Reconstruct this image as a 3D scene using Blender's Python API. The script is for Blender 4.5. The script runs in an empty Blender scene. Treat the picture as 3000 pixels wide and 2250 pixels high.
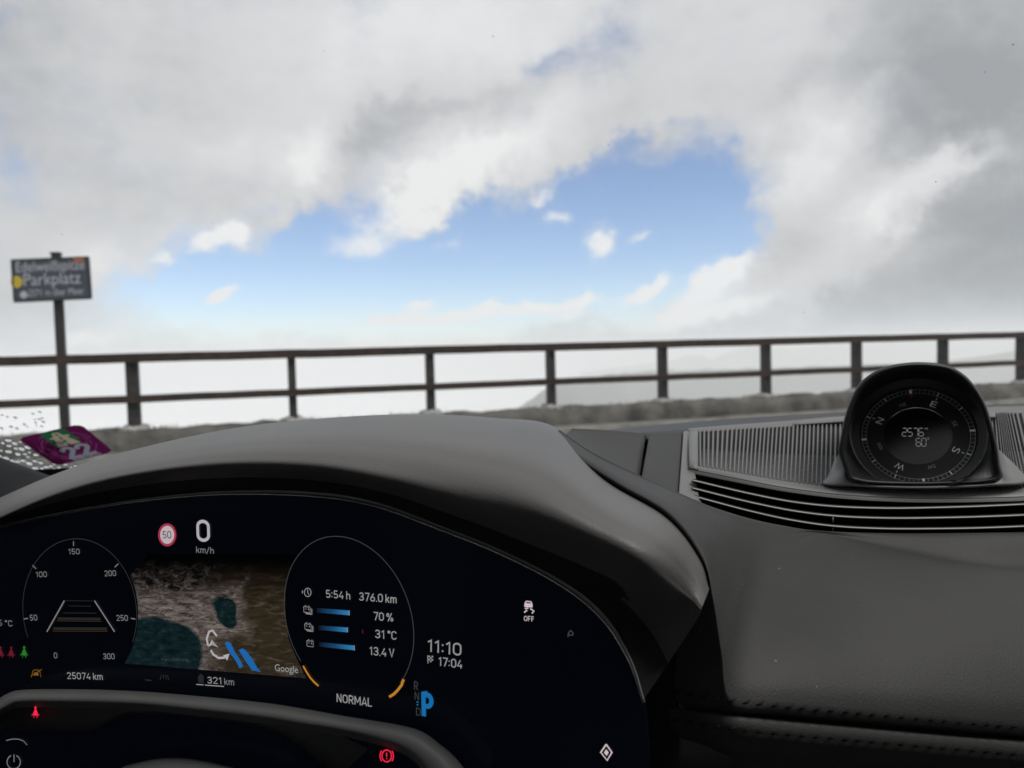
import bpy, bmesh, math, random
from mathutils import Vector, Matrix
from mathutils.bvhtree import BVHTree
random.seed(7)
sc = bpy.context.scene
COL = sc.collection
R = math.radians

# ------------------------------------------------------------------ camera
F = 2253.0                                  # focal length in pixels of a 3000 px wide frame
EYE = Vector((0, 0, 1.2))
PITCH, ROLL = R(-2.64), R(1.5)
_f = Vector((0, math.cos(PITCH), math.sin(PITCH)))
_r0 = Vector((1, 0, 0)); _u0 = _r0.cross(_f)
CR = math.cos(ROLL) * _r0 - math.sin(ROLL) * _u0
CU = math.sin(ROLL) * _r0 + math.cos(ROLL) * _u0
cam = bpy.data.cameras.new('camera'); camo = bpy.data.objects.new('camera', cam); COL.objects.link(camo)
camo.matrix_world = Matrix(((CR.x, CU.x, -_f.x, EYE.x), (CR.y, CU.y, -_f.y, EYE.y), (CR.z, CU.z, -_f.z, EYE.z), (0, 0, 0, 1)))
cam.sensor_width = 36; cam.lens = 36 * F / 3000; cam.clip_start = 0.02; cam.clip_end = 30000
cam.dof.use_dof = True; cam.dof.focus_distance = 0.55; cam.dof.aperture_fstop = 8.5
sc.camera = camo

def ray(px, py): return _f + CR * ((px - 1500) / F) + CU * ((1125 - py) / F)
def W(px, py, d): return EYE + ray(px, py) * d      # a measured point: direction and distance

# ------------------------------------------------------------------ sky, sun, exposure
SUN_EL, SUN_AZ = R(56), R(118)
world = bpy.data.worlds.new('World'); sc.world = world; world.use_nodes = True
WN, WL = world.node_tree.nodes, world.node_tree.links
WN.clear()
def wn(t, **k):
    n = WN.new(t)
    for a, b in k.items(): setattr(n, a, b)
    return n
def wmath(op, a, b=None, c=None, clamp=False):
    n = wn('ShaderNodeMath', operation=op); n.use_clamp = clamp
    for i, v in enumerate((a, b, c)):
        if v is None: continue
        if isinstance(v, (int, float)): n.inputs[i].default_value = v
        else: WL.new(v, n.inputs[i])
    return n.outputs[0]
wout = wn('ShaderNodeOutputWorld'); wbg = wn('ShaderNodeBackground'); WL.new(wbg.outputs[0], wout.inputs[0])
SKY_STRENGTH = 0.1
wbg.inputs['Strength'].default_value = SKY_STRENGTH
sky = wn('ShaderNodeTexSky', sky_type='NISHITA'); sky.sun_disc = False
sky.sun_elevation = SUN_EL; sky.sun_rotation = SUN_AZ; sky.altitude = 2500; sky.air_density = 1.0; sky.dust_density = 0.6; sky.ozone_density = 1.5
geo = wn('ShaderNodeTexCoord')
sep = wn('ShaderNodeSeparateXYZ'); WL.new(geo.outputs['Generated'], sep.inputs[0])
ymax = wmath('MAXIMUM', sep.outputs[1], 0.05)
qx = wmath('DIVIDE', sep.outputs[0], ymax); qz = wmath('DIVIDE', sep.outputs[2], ymax)
Q = wn('ShaderNodeCombineXYZ'); WL.new(qx, Q.inputs[0]); WL.new(qz, Q.inputs[1])
def wnoise(scale, detail, rough, vec, stretch=None, off=(0, 0, 0)):
    m = wn('ShaderNodeMapping'); WL.new(vec, m.inputs['Vector']); m.inputs['Location'].default_value = off
    if stretch: m.inputs['Scale'].default_value = stretch
    n = wn('ShaderNodeTexNoise'); WL.new(m.outputs[0], n.inputs['Vector'])
    n.inputs['Scale'].default_value = scale; n.inputs['Detail'].default_value = detail; n.inputs['Roughness'].default_value = rough
    return n
D3 = geo.outputs['Generated']
warp = wnoise(7.0, 6, 0.62, D3)
wsub = wn('ShaderNodeVectorMath', operation='SUBTRACT'); WL.new(warp.outputs['Color'], wsub.inputs[0]); wsub.inputs[1].default_value = (.5, .5, .5)
wsc = wn('ShaderNodeVectorMath', operation='SCALE'); WL.new(wsub.outputs[0], wsc.inputs[0]); wsc.inputs['Scale'].default_value = 0.16
warpf = wnoise(26.0, 6, 0.65, D3, off=(2.2, 5.1, .7))
wsf = wn('ShaderNodeVectorMath', operation='SUBTRACT'); WL.new(warpf.outputs['Color'], wsf.inputs[0]); wsf.inputs[1].default_value = (.5, .5, .5)
wsf2 = wn('ShaderNodeVectorMath', operation='SCALE'); WL.new(wsf.outputs[0], wsf2.inputs[0]); wsf2.inputs['Scale'].default_value = 0.07
wsum = wn('ShaderNodeVectorMath', operation='ADD'); WL.new(wsc.outputs[0], wsum.inputs[0]); WL.new(wsf2.outputs[0], wsum.inputs[1])
QW = wn('ShaderNodeVectorMath', operation='ADD'); WL.new(Q.outputs[0], QW.inputs[0]); WL.new(wsum.outputs[0], QW.inputs[1])
wsc2 = wn('ShaderNodeVectorMath', operation='SCALE'); WL.new(wsum.outputs[0], wsc2.inputs[0]); wsc2.inputs['Scale'].default_value = 0.45
QW2 = wn('ShaderNodeVectorMath', operation='ADD'); WL.new(Q.outputs[0], QW2.inputs[0]); WL.new(wsc2.outputs[0], QW2.inputs[1])
def blobs(base, lst, vec):
    acc = base
    for (px, py, rx, ry, ang, amp) in lst:
        d = ray(px, py); c = (d.x / d.y, d.z / d.y, 0)
        m = wn('ShaderNodeMapping', vector_type='TEXTURE'); WL.new(vec, m.inputs['Vector'])
        m.inputs['Location'].default_value = c
        m.inputs['Rotation'].default_value = (0, 0, R(ang))
        m.inputs['Scale'].default_value = (rx / F, ry / F, 1)
        dt = wn('ShaderNodeVectorMath', operation='DOT_PRODUCT'); WL.new(m.outputs[0], dt.inputs[0]); WL.new(m.outputs[0], dt.inputs[1])
        e = wmath('EXPONENT', wmath('MULTIPLY', dt.outputs['Value'], -1.0))
        acc = wmath('MULTIPLY_ADD', e, amp, acc)
    return acc
COVER = [  # clear openings (negative) and clouds (positive): where in the sky, how large, how thick
    (1350, 800, 620, 190, 8, -1.45), (1880, 620, 290, 120, 18, -1.2), (660, 800, 330, 110, 10, -1.1), (1000, 640, 190, 70, 20, -.55), (2060, 760, 230, 130, 30, -.9), (2150, 620, 130, 110, 40, -.45),
    (1150, 930, 700, 70, 2, -.45),
    (1570, 180, 110, 50, 15, -.40), (1800, 120, 110, 90, 60, -.36), (1495, 360, 45, 35, 0, -.5), (1850, 440, 190, 45, 20, -.42),
    (20, 480, 90, 130, 0, -.36), (10, 120, 60, 70, 0, -.32), (2600, 330, 260, 70, 20, -.22),
    (1340, 520, 270, 66, 28, 1.25), (1560, 420, 100, 70, 60, .7), (1740, 450, 120, 45, 25, .75), (1900, 330, 260, 60, 15, .5), (300, 800, 110, 60, -8, .55), (870, 560, 120, 60, 20, .3),
    (2400, 700, 330, 250, 20, .6), (2330, 880, 120, 60, 20, .3),
    ]
WISPS = [
    (600, 700, 50, 28, 20, .75), (680, 668, 45, 30, 0, .8), (470, 752, 45, 20, 0, .5), (650, 858, 60, 18, 25, .7),
    (1230, 930, 150, 22, 4, .95), (1250, 878, 60, 16, 10, .6), (1420, 893, 50, 22, 5, .7), (1550, 897, 75, 20, 3, .95), (1690, 888, 75, 24, 8, .95),
    (1670, 935, 60, 13, 5, .5), (1910, 850, 65, 24, 25, .8), (2110, 815, 120, 32, 30, .95), (2060, 915, 190, 32, 14, .8),
    (1745, 705, 50, 40, 0, .65), (1870, 695, 50, 20, 15, .35), (1080, 705, 90, 45, 10, .42), (1640, 630, 40, 22, 0, .35), (1310, 725, 50, 25, 0, .25), (1600, 575, 60, 20, 30, .4),
    (250, 1000, 140, 30, 0, .55), (700, 1010, 160, 25, 0, .3),
]
nz = wnoise(5.0, 7, 0.6, D3, stretch=(1, 1, 1.7), off=(3.1, 1.7, .4))
nf = wnoise(19.0, 10, 0.68, D3, stretch=(1, 1, 1.6), off=(.1, 4.7, 2.4))
cov = blobs(wmath('MULTIPLY_ADD', nz.outputs[0], 0.70, 0.84), COVER, QW.outputs[0])
cov = wmath('MULTIPLY_ADD', wmath('SUBTRACT', nf.outputs[0], .5), .62, wmath('ADD', cov, .15))
mr = wn('ShaderNodeMapRange', interpolation_type='SMOOTHSTEP'); WL.new(cov, mr.inputs['Value'])
mr.inputs['From Min'].default_value = 0.46; mr.inputs['From Max'].default_value = 1.34; mr.inputs['To Min'].default_value = .07
LIGHT = [  # how white or grey the cloud is there
    (1340, 520, 300, 80, 28, .8), (880, 480, 110, 70, 40, .75), (1150, 600, 160, 40, 15, .35), (690, 450, 90, 70, 0, .28), (1000, 200, 260, 150, 10, .3), (1300, 30, 500, 120, 0, .25), (1450, 90, 260, 140, 0, .16),
    (2390, 450, 170, 80, 45, .5), (2580, 640, 130, 65, 40, .62), (2780, 510, 120, 50, 20, .55), (2560, 520, 260, 160, 30, .16), (2250, 60, 220, 120, 0, .12),
    (2970, 640, 420, 330, 0, -.34), (2900, 120, 380, 260, 0, -.30), (2550, 850, 480, 160, 0, -.22), (2700, 300, 300, 140, 0, -.2), (1500, 270, 330, 50, 12, -.12),
    (1050, 420, 260, 70, 20, -.22), (60, 250, 200, 260, 0, -.18), (500, 230, 300, 150, 0, -.06), (300, 800, 150, 80, 0, .4),
    (1600, 900, 900, 60, 5, .45), (2250, 870, 260, 60, 15, .16), (620, 680, 200, 60, 0, .3), (300, 1000, 500, 60, 0, .3),
]
nb = wnoise(6.5, 6, 0.6, D3, stretch=(1, 1, 1.5), off=(7.3, .2, 5.1))
lig = blobs(wmath('MULTIPLY_ADD', nf.outputs[0], .22, wmath('MULTIPLY_ADD', nb.outputs[0], .40, 0.06)), LIGHT, QW.outputs[0])
lr = wn('ShaderNodeValToRGB'); WL.new(lig, lr.inputs[0])
K = 1 / SKY_STRENGTH
els = lr.color_ramp.elements
els[0].position = 0.0; els[0].color = (.38 * K, .395 * K, .415 * K, 1)
els[1].position = 1.0; els[1].color = (.9 * K, .905 * K, .91 * K, 1)
e = els.new(.38); e.color = (.67 * K, .68 * K, .70 * K, 1)
skm = wn('ShaderNodeMix', data_type='RGBA', blend_type='MULTIPLY'); skm.inputs[0].default_value = 1
WL.new(sky.outputs[0], skm.inputs[6]); skm.inputs[7].default_value = (1.5, 1.47, 1.52, 1)
mx = wn('ShaderNodeMix', data_type='RGBA'); WL.new(mr.outputs[0], mx.inputs[0]); WL.new(skm.outputs[2], mx.inputs[6]); WL.new(lr.outputs[0], mx.inputs[7])
# a bank of thin cloud lies along the horizon and fills everything below it
hz = wn('ShaderNodeMapRange', interpolation_type='SMOOTHSTEP'); WL.new(sep.outputs[2], hz.inputs['Value'])
hz.inputs['From Min'].default_value = .085; hz.inputs['From Max'].default_value = 0.0; hz.inputs['To Min'].default_value = 0; hz.inputs['To Max'].default_value = .36
mx2 = wn('ShaderNodeMix', data_type='RGBA'); WL.new(hz.outputs[0], mx2.inputs[0]); WL.new(mx.outputs[2], mx2.inputs[6])
mx2.inputs[7].default_value = (.70 * K, .81 * K, .89 * K, 1)
wis = blobs(wmath('MULTIPLY_ADD', nf.outputs[0], .8, -.30), WISPS, QW2.outputs[0])
mr3 = wn('ShaderNodeMapRange', interpolation_type='SMOOTHSTEP'); WL.new(wis, mr3.inputs['Value'])
mr3.inputs['From Min'].default_value = .18; mr3.inputs['From Max'].default_value = .68; mr3.inputs['To Max'].default_value = .95
mx3 = wn('ShaderNodeMix', data_type='RGBA'); WL.new(mr3.outputs[0], mx3.inputs[0]); WL.new(mx2.outputs[2], mx3.inputs[6]); mx3.inputs[7].default_value = (.93 * K, .94 * K, .95 * K, 1)
WL.new(mx3.outputs[2], wbg.inputs['Color'])
world.cycles.sampling_method = 'MANUAL'; world.cycles.sample_map_resolution = 512

sun = bpy.data.lights.new('sun', 'SUN'); suno = bpy.data.objects.new('sun', sun); COL.objects.link(suno)
sun.energy = 1.9; sun.angle = R(20); sun.color = (1, .96, .9)
sd = Vector((math.sin(SUN_AZ) * math.cos(SUN_EL), math.cos(SUN_AZ) * math.cos(SUN_EL), math.sin(SUN_EL)))
suno.rotation_euler = sd.to_track_quat('Z', 'Y').to_euler(); suno.location = (4, 2, 12)

vs = sc.view_settings
vs.view_transform = 'Standard'; vs.look = 'None'; vs.exposure = 0; vs.gamma = 1; vs.use_curve_mapping = False
sc.render.engine = 'CYCLES'
sc.cycles.use_denoising = True
sc.cycles.max_bounces = 8; sc.cycles.transparent_max_bounces = 12; sc.cycles.volume_bounces = 4
sc.cycles.caustics_reflective = False; sc.cycles.caustics_refractive = False

# ------------------------------------------------------------------ materials
def new_mat(name):
    m = bpy.data.materials.new(name); m.use_nodes = True
    return m, m.node_tree.nodes, m.node_tree.links, m.node_tree.nodes['Principled BSDF']
def mat(name, col, rough=.6, metal=0, var=.15, scale=40, bump=0, bscale=400, spec=.5, coat=0, bdist=.001, dust=0):
    m, N, L, P = new_mat(name)
    P.inputs['Roughness'].default_value = rough; P.inputs['Metallic'].default_value = metal
    P.inputs['Specular IOR Level'].default_value = spec; P.inputs['Coat Weight'].default_value = coat
    tc = N.new('ShaderNodeTexCoord')
    n = N.new('ShaderNodeTexNoise'); n.inputs['Scale'].default_value = scale; n.inputs['Detail'].default_value = 5
    L.new(tc.outputs['Object'], n.inputs['Vector'])
    r = N.new('ShaderNodeValToRGB'); L.new(n.outputs[0], r.inputs[0])
    r.color_ramp.elements[0].position = .3; r.color_ramp.elements[1].position = .7
    r.color_ramp.elements[0].color = (*[c * (1 - var) for c in col], 1); r.color_ramp.elements[1].color = (*[c * (1 + var) for c in col], 1)
    L.new(r.outputs[0], P.inputs['Base Color'])
    if dust:                                    # a few specks of dust on the surface
        v = N.new('ShaderNodeTexVoronoi'); v.inputs['Scale'].default_value = 38; L.new(tc.outputs['Object'], v.inputs['Vector'])
        q = N.new('ShaderNodeMapRange'); L.new(v.outputs['Distance'], q.inputs[0]); q.inputs[1].default_value = .035; q.inputs[2].default_value = .02
        x = N.new('ShaderNodeMix'); x.data_type = 'RGBA'; L.new(q.outputs[0], x.inputs[0]); L.new(r.outputs[0], x.inputs[6]); x.inputs[7].default_value = (.16, .16, .16, 1)
        L.new(x.outputs[2], P.inputs['Base Color'])
    if bump:
        v = N.new('ShaderNodeTexNoise'); v.inputs['Scale'].default_value = bscale; v.inputs['Detail'].default_value = 3
        L.new(tc.outputs['Object'], v.inputs['Vector'])
        b = N.new('ShaderNodeBump'); b.inputs['Strength'].default_value = bump; b.inputs['Distance'].default_value = bdist
        L.new(v.outputs[0], b.inputs['Height']); L.new(b.outputs[0], P.inputs['Normal'])
    return m
def emit(name, col, s=1.0):
    m, N, L, P = new_mat(name)
    P.inputs['Base Color'].default_value = (.01, .01, .01, 1); P.inputs['Roughness'].default_value = .3
    P.inputs['Emission Color'].default_value = (*col, 1); P.inputs['Emission Strength'].default_value = s
    return m
def film(name, col, tr=.65):         # printed film: lets some daylight through from behind
    m, N, L, P = new_mat(name)
    P.inputs['Base Color'].default_value = (*col, 1); P.inputs['Roughness'].default_value = .45
    t = N.new('ShaderNodeBsdfTranslucent'); t.inputs[0].default_value = (*col, 1)
    x = N.new('ShaderNodeMixShader'); x.inputs[0].default_value = tr
    L.new(P.outputs[0], x.inputs[1]); L.new(t.outputs[0], x.inputs[2]); L.new(x.outputs[0], N['Material Output'].inputs[0])
    return m
M = {}
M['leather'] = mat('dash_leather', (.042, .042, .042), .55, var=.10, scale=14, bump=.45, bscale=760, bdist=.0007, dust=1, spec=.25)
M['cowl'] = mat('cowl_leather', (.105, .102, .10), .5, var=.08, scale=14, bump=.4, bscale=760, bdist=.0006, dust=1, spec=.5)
M['plastic'] = mat('grey_plastic', (.15, .15, .15), .5, var=.04, scale=30, bump=.15, bscale=1500, bdist=.0003)
M['slat'] = mat('slat_metal_grey', (.21, .21, .20), .4, var=.03)
M['dark'] = mat('black_plastic', (.012, .012, .014), .55, var=.1, bump=.1, bscale=1200, bdist=.0003)
M['darkmatte'] = mat('matt_black', (.006, .006, .007), .9, var=.1)
M['house'] = mat('compass_black', (.013, .013, .015), .5, var=.08, bump=.15, bscale=1500, bdist=.0003)
M['bezel'] = mat('compass_bezel', (.035, .036, .038), .3, var=.05)
M['dial'] = mat('dial_black', (.022, .022, .024), .6, var=.05)
M['lcd'] = mat('lcd_black', (.006, .006, .007), .25, var=.05)
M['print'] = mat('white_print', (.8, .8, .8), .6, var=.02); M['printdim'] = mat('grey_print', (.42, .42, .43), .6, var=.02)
for k_, c_ in (('print', .04), ('printdim', .006)):      # faint glow added to the dial print to brighten it
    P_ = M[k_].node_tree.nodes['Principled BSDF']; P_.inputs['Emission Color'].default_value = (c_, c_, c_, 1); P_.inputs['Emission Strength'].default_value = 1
M['red_print'] = mat('red_print', (.35, .05, .03), .6, var=.05)
M['chrome'] = mat('satin_trim', (.92, .9, .82), .25, metal=1, var=.03)
M['trimgrey'] = mat('grey_trim', (.26, .26, .25), .5, var=.05)
M['shroud'] = mat('shroud_grey', (.15, .15, .152), .6, var=.05, bump=.2, bscale=1200, bdist=.0004)
M['thread'] = mat('black_thread', (.016, .016, .016), .9, spec=.2)
M['panel'] = mat('side_leather', (.05, .05, .051), .6, var=.05, bump=.3, bscale=900, bdist=.0006)
M['sidetrim'] = mat('dark_trim', (.02, .021, .023), .85, spec=.15)
M['innerhood'] = mat('hood_inner_shade', (.014, .014, .016), .7, spec=.3)  # near-black colour deepens the shade under the hood
M['screen'] = mat('display_glass', (.004, .0045, .006), .18, var=.05, spec=.25)
P_ = M['screen'].node_tree.nodes['Principled BSDF']; P_.inputs['Emission Color'].default_value = (.0005, .0008, .002, 1); P_.inputs['Emission Strength'].default_value = 1
M['t_white'] = emit('display_white', (.29, .285, .29)); M['t_dim'] = emit('display_grey', (.19, .19, .19)); M['t_faint'] = emit('display_faint', (.035, .035, .038))
M['t_lowgrey'] = emit('display_lowgrey', (.045, .05, .055)); M['t_big'] = emit('display_big', (.42, .4, .42)); M['t_pink'] = emit('lamp_white', (.6, .5, .53))
M['t_blue'] = emit('display_blue', (.006, .14, .36)); M['t_route'] = emit('route_blue', (.01, .12, .38)); M['t_red'] = emit('display_red', (.12, .008, .02))
M['t_hotred'] = emit('lamp_red', (.9, .02, .06)); M['t_green'] = emit('display_green', (.02, .17, .02)); M['t_orange'] = emit('display_orange', (.48, .2, .02)); M['t_brown'] = emit('display_amber', (.2, .085, .01))
M['t_signred'] = emit('limit_red', (.33, .03, .06)); M['t_signwhite'] = emit('limit_white', (.5, .42, .45)); M['t_black'] = emit('limit_black', (.006, .006, .01)); M['t_lane'] = emit('lane_grey', (.018, .017, .017)); M['t_laneo'] = emit('lane_amber', (.05, .026, .006))
M['t_lcd'] = emit('lcd_segments', (.13, .13, .135))
M['fence'] = mat('weathered_timber', (.038, .024, .018), .8, var=.45, scale=9, bump=.5, bscale=60, bdist=.004)
M['post'] = mat('dark_post', (.035, .033, .031), .75, var=.45, scale=12, bump=.5, bscale=60, bdist=.004)
M['signpost'] = mat('sign_post_dark', (.03, .032, .028), .7, var=.2)
M['sign'] = mat('sign_face', (.06, .073, .10), .45, var=.15, scale=6)
M['signframe'] = mat('sign_frame', (.03, .033, .033), .6)
M['signtext'] = mat('sign_lettering', (.5, .52, .55), .6)
M['yellow'] = mat('yellow_sticker', (.65, .47, .04), .5); M['orange'] = mat('orange_sticker', (.6, .17, .07), .5)
M['stone'] = mat('wall_stone', (.105, .10, .09), .9, var=.55, scale=3.0, bump=.8, bscale=14, bdist=.03)
M['kerb'] = mat('pale_concrete', (.17, .165, .15), .9, var=.35, scale=3.5, bump=.6, bscale=20, bdist=.01)
M['foot'] = mat('footing_concrete', (.34, .34, .33), .9, var=.3, scale=12, bump=.6, bscale=40, bdist=.01)
M['asphalt'] = mat('asphalt', (.07, .07, .068), .9, var=.35, scale=2.5, bump=.5, bscale=120, bdist=.01)
M['valley'] = mat('valley_rock', (.10, .11, .10), .95, var=.4, scale=.004)
M['hill'] = mat('alpine_slope', (.075, .085, .07), .95, var=.4, scale=.02, bump=.6, bscale=.08, bdist=2)
M['cloud'] = mat('cloud_white', (.93, .945, .955), 1.0, var=.07, scale=.006, spec=0)
M['grass'] = mat('dry_grass', (.11, .105, .07), .8, var=.4)
M['lining'] = mat('roof_lining', (.025, .025, .026), .9); M['paint'] = mat('car_paint', (.05, .05, .055), .3, coat=.5)
M['purple'] = film('vignette_purple', (.10, .008, .062)); M['vgreen'] = film('vignette_green', (.012, .13, .045), .6); M['vroad'] = film('vignette_beige', (.42, .35, .28), .6)
M['vtext'] = film('vignette_grey', (.26, .28, .33), .6); M['vring'] = film('vignette_ring', (.22, .07, .17), .6); M['frit'] = mat('black_frit', (.01, .01, .011), .5)

def glass(name, refl, tint=.975):
    m, N, L, P = new_mat(name); N.remove(P)
    t = N.new('ShaderNodeBsdfTransparent'); t.inputs[0].default_value = (tint, tint + .004, tint, 1)
    g = N.new('ShaderNodeBsdfGlossy'); g.inputs['Roughness'].default_value = 0.0
    fr = N.new('ShaderNodeFresnel'); fr.inputs['IOR'].default_value = 1.5
    mu = N.new('ShaderNodeMath'); mu.operation = 'MULTIPLY'; mu.inputs[1].default_value = refl; L.new(fr.outputs[0], mu.inputs[0])
    x = N.new('ShaderNodeMixShader'); L.new(mu.outputs[0], x.inputs[0]); L.new(t.outputs[0], x.inputs[1]); L.new(g.outputs[0], x.inputs[2])
    L.new(x.outputs[0], N['Material Output'].inputs[0])
    return m
M['glass'] = glass('windscreen_glass', .6); M['tint'] = glass('dimmed_side_glass', .5, .35)  # unseen side windows get dark glass to hold light out of the cabin
m, N, L, P = new_mat('water'); M['water'] = m
P.inputs['Base Color'].default_value = (1, 1, 1, 1); P.inputs['Roughness'].default_value = 0; P.inputs['IOR'].default_value = 1.33; P.inputs['Transmission Weight'].default_value = 1

# ------------------------------------------------------------------ mesh helpers
def link(name, me, m, parent=None):
    o = bpy.data.objects.new(name, me); COL.objects.link(o)
    if m is not None and not me.materials: me.materials.append(m)
    if parent is not None: o.parent = parent
    return o
def mesh(name, vs_, fs, m, parent=None, smooth=True):
    me = bpy.data.meshes.new(name); me.from_pydata([tuple(v) for v in vs_], [], fs); me.update()
    if smooth: me.polygons.foreach_set('use_smooth', [True] * len(me.polygons))
    return link(name, me, m, parent)
def tag(o, label=None, cat=None, group=None, kind=None):
    if label: o['label'] = label
    if cat: o['category'] = cat
    if group: o['group'] = group
    if kind: o['kind'] = kind
    return o
def thing(name, label, cat, group=None):
    o = bpy.data.objects.new(name, None); COL.objects.link(o); o.empty_display_size = .05
    return tag(o, label, cat, group)
def cr(p, n):      # Catmull-Rom through points (any dimension Vectors)
    out = []
    k = len(p)
    for i in range(k - 1):
        p0 = p[i - 1] if i > 0 else p[0] * 2 - p[1]
        p1, p2 = p[i], p[i + 1]
        p3 = p[i + 2] if i + 2 < k else p[k - 1] * 2 - p[k - 2]
        for j in range(n):
            t = j / n
            out.append(.5 * ((2 * p1) + (p2 - p0) * t + (2 * p0 - 5 * p1 + 4 * p2 - p3) * t * t + (3 * p1 - p0 - 3 * p2 + p3) * t ** 3))
    out.append(p[-1]); return out
def grid(rows, nu=6, nv=6):
    rows = [cr(r, nu) for r in rows]
    cols = [cr([r[i] for r in rows], nv) for i in range(len(rows[0]))]
    return [[c[j] for c in cols] for j in range(len(cols[0]))]
def loft(name, rows, m, parent=None, nu=6, nv=6, thick=0, smooth=True, closed=False):
    g = grid(rows, nu, nv) if nu else rows
    h, w = len(g), len(g[0])
    V = [p for r in g for p in r]
    fs = [(j * w + i, j * w + i + 1, (j + 1) * w + i + 1, (j + 1) * w + i) for j in range(h - 1) for i in range(w - 1)]
    if closed: fs += [(j * w + w - 1, j * w, (j + 1) * w, (j + 1) * w + w - 1) for j in range(h - 1)]
    tot = sum(((V[f[1]] - V[f[0]]).cross(V[f[3]] - V[f[0]]).dot(EYE - V[f[0]]) for f in fs))
    if tot < 0: fs = [f[::-1] for f in fs]
    o = mesh(name, V, fs, m, parent, smooth)
    if thick:
        s = o.modifiers.new('solid', 'SOLIDIFY'); s.thickness = thick; s.offset = -1
    return o
def WP(pts): return [W(*p) for p in pts]
def tube(name, pts, rad, m, parent=None, n=6, flat=None, caps=True):
    V, fs = [], []
    k = len(pts); rads = rad if isinstance(rad, (list, tuple)) else [rad] * k
    for i, p in enumerate(pts):
        t = (pts[min(i + 1, k - 1)] - pts[max(i - 1, 0)]).normalized()
        a = t.cross(Vector((0, 0, 1)));  a = a.normalized() if a.length > 1e-4 else Vector((1, 0, 0))
        b = a.cross(t)
        for j in range(n):
            q = 2 * math.pi * j / n
            V.append(p + (a * math.cos(q) + b * math.sin(q) * (flat or 1)) * rads[i])
    for i in range(k - 1):
        for j in range(n):
            fs.append((i * n + j, i * n + (j + 1) % n, (i + 1) * n + (j + 1) % n, (i + 1) * n + j))
    if caps: fs += [tuple(range(n))[::-1], tuple(range((k - 1) * n, k * n))]
    return mesh(name, V, fs, m, parent)
def box(name, c, ax, ay, az, m, parent=None, bev=0, seg=2):       # centre and three half-axis vectors
    bm = bmesh.new(); bmesh.ops.create_cube(bm, size=2)
    if bev:
        l = min(ax.length, ay.length, az.length)
        for v in bm.verts: v.co = Vector((v.co.x * ax.length, v.co.y * ay.length, v.co.z * az.length))
        bmesh.ops.bevel(bm, geom=bm.edges[:], offset=min(bev, l * .9), segments=seg, affect='EDGES')
        a, b, d = ax.normalized(), ay.normalized(), az.normalized()
    else: a, b, d = ax, ay, az
    for v in bm.verts: v.co = c + a * v.co.x + b * v.co.y + d * v.co.z
    bmesh.ops.recalc_face_normals(bm, faces=bm.faces)
    me = bpy.data.meshes.new(name); bm.to_mesh(me); bm.free()
    return link(name, me, m, parent)

# ================================================================== OUTSIDE
# the fence stands on one straight line on the low wall at the edge of the car park
A3, B3 = W(0, 1062, 8.87), W(3000, 983, 13.75)
FD = (B3 - A3); FD.z = 0; FLEN = FD.length; FD.normalize()
FN = Vector((FD.y, -FD.x, 0))                       # towards the car
if FN.dot(EYE - A3) < 0: FN = -FN
ZT, ZM, ZB = 1.205, .715, .345
def on_fence(px):                                   # distance along the fence line seen in column px
    r_ = ray(px, 1050); n = FN
    k = (A3 - EYE).dot(n) / r_.dot(n)
    return (EYE + r_ * k - A3).dot(FD)
def FP(s, z, off=0): 
    p = A3 + FD * s + FN * off; p.z = z; return p
s_posts = [on_fence(x) for x in (386, 853, 1258, 1612, 1940, 2243, 2509, 2762, 2992)]
step = (s_posts[-1] - s_posts[0]) / 8
fence = thing('fence', 'dark brown post and rail fence on the low wall beyond the dashboard', 'fence')
all_posts = [s_posts[0] - 2 * step, s_posts[0] - step] + s_posts + [s_posts[-1] + step * k for k in (1, 2)]
up = Vector((0, 0, 1))
for s in all_posts:
    p = box('post', FP(s, (ZT + ZB) / 2 - .02), FD * (.068 if abs(s - s_posts[0]) <   .1 else .048), FN * .085, up * ((ZT - ZB) / 2 + .04), M['post'], fence, .008)
    bm = bmesh.new(); bmesh.ops.create_icosphere(bm, subdivisions=3, radius=1)
    for v in bm.verts:
        k = 1 + .18 * math.sin(v.co.x * 5 + s) * math.cos(v.co.y * 6 - s) + random.uniform(-.06, .06)
        v.co = FP(s, ZB - .02) + FD * v.co.x * .17 * k + FN * v.co.y * .16 * k + up * v.co.z * .085 * k
    me = bpy.data.meshes.new('footing'); bm.to_mesh(me); bm.free(); link('footing', me, M['foot'], p)
s0, s1 = all_posts[0], all_posts[-1]
for nm, z, hh in (('top_rail', ZT, .056), ('middle_rail', ZM, .045)):
    rows = []
    N_ = 60
    for k in range(N_ + 1):
        s = s0 + (s1 - s0) * k / N_; dz = random.uniform(-.003, .003)
        rows.append([FP(s, z + dz + a, .115 + b) for a, b in ((-hh, -.03), (hh, -.03), (hh, .03), (-hh, .03))])
    V = [p for r in rows for p in r]; fs = []
    for k in range(N_):
        for j in range(4): fs.append((k * 4 + j, k * 4 + (j + 1) % 4, k * 4 + 4 + (j + 1) % 4, k * 4 + 4 + j))
    fs += [(0, 1, 2, 3), (N_ * 4 + 3, N_ * 4 + 2, N_ * 4 + 1, N_ * 4)]
    o = mesh(nm, V, fs, M['fence'], fence, smooth=False)
    bm = bmesh.new(); bm.from_mesh(o.data); bmesh.ops.recalc_face_normals(bm, faces=bm.faces); bm.to_mesh(o.data); bm.free()

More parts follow.
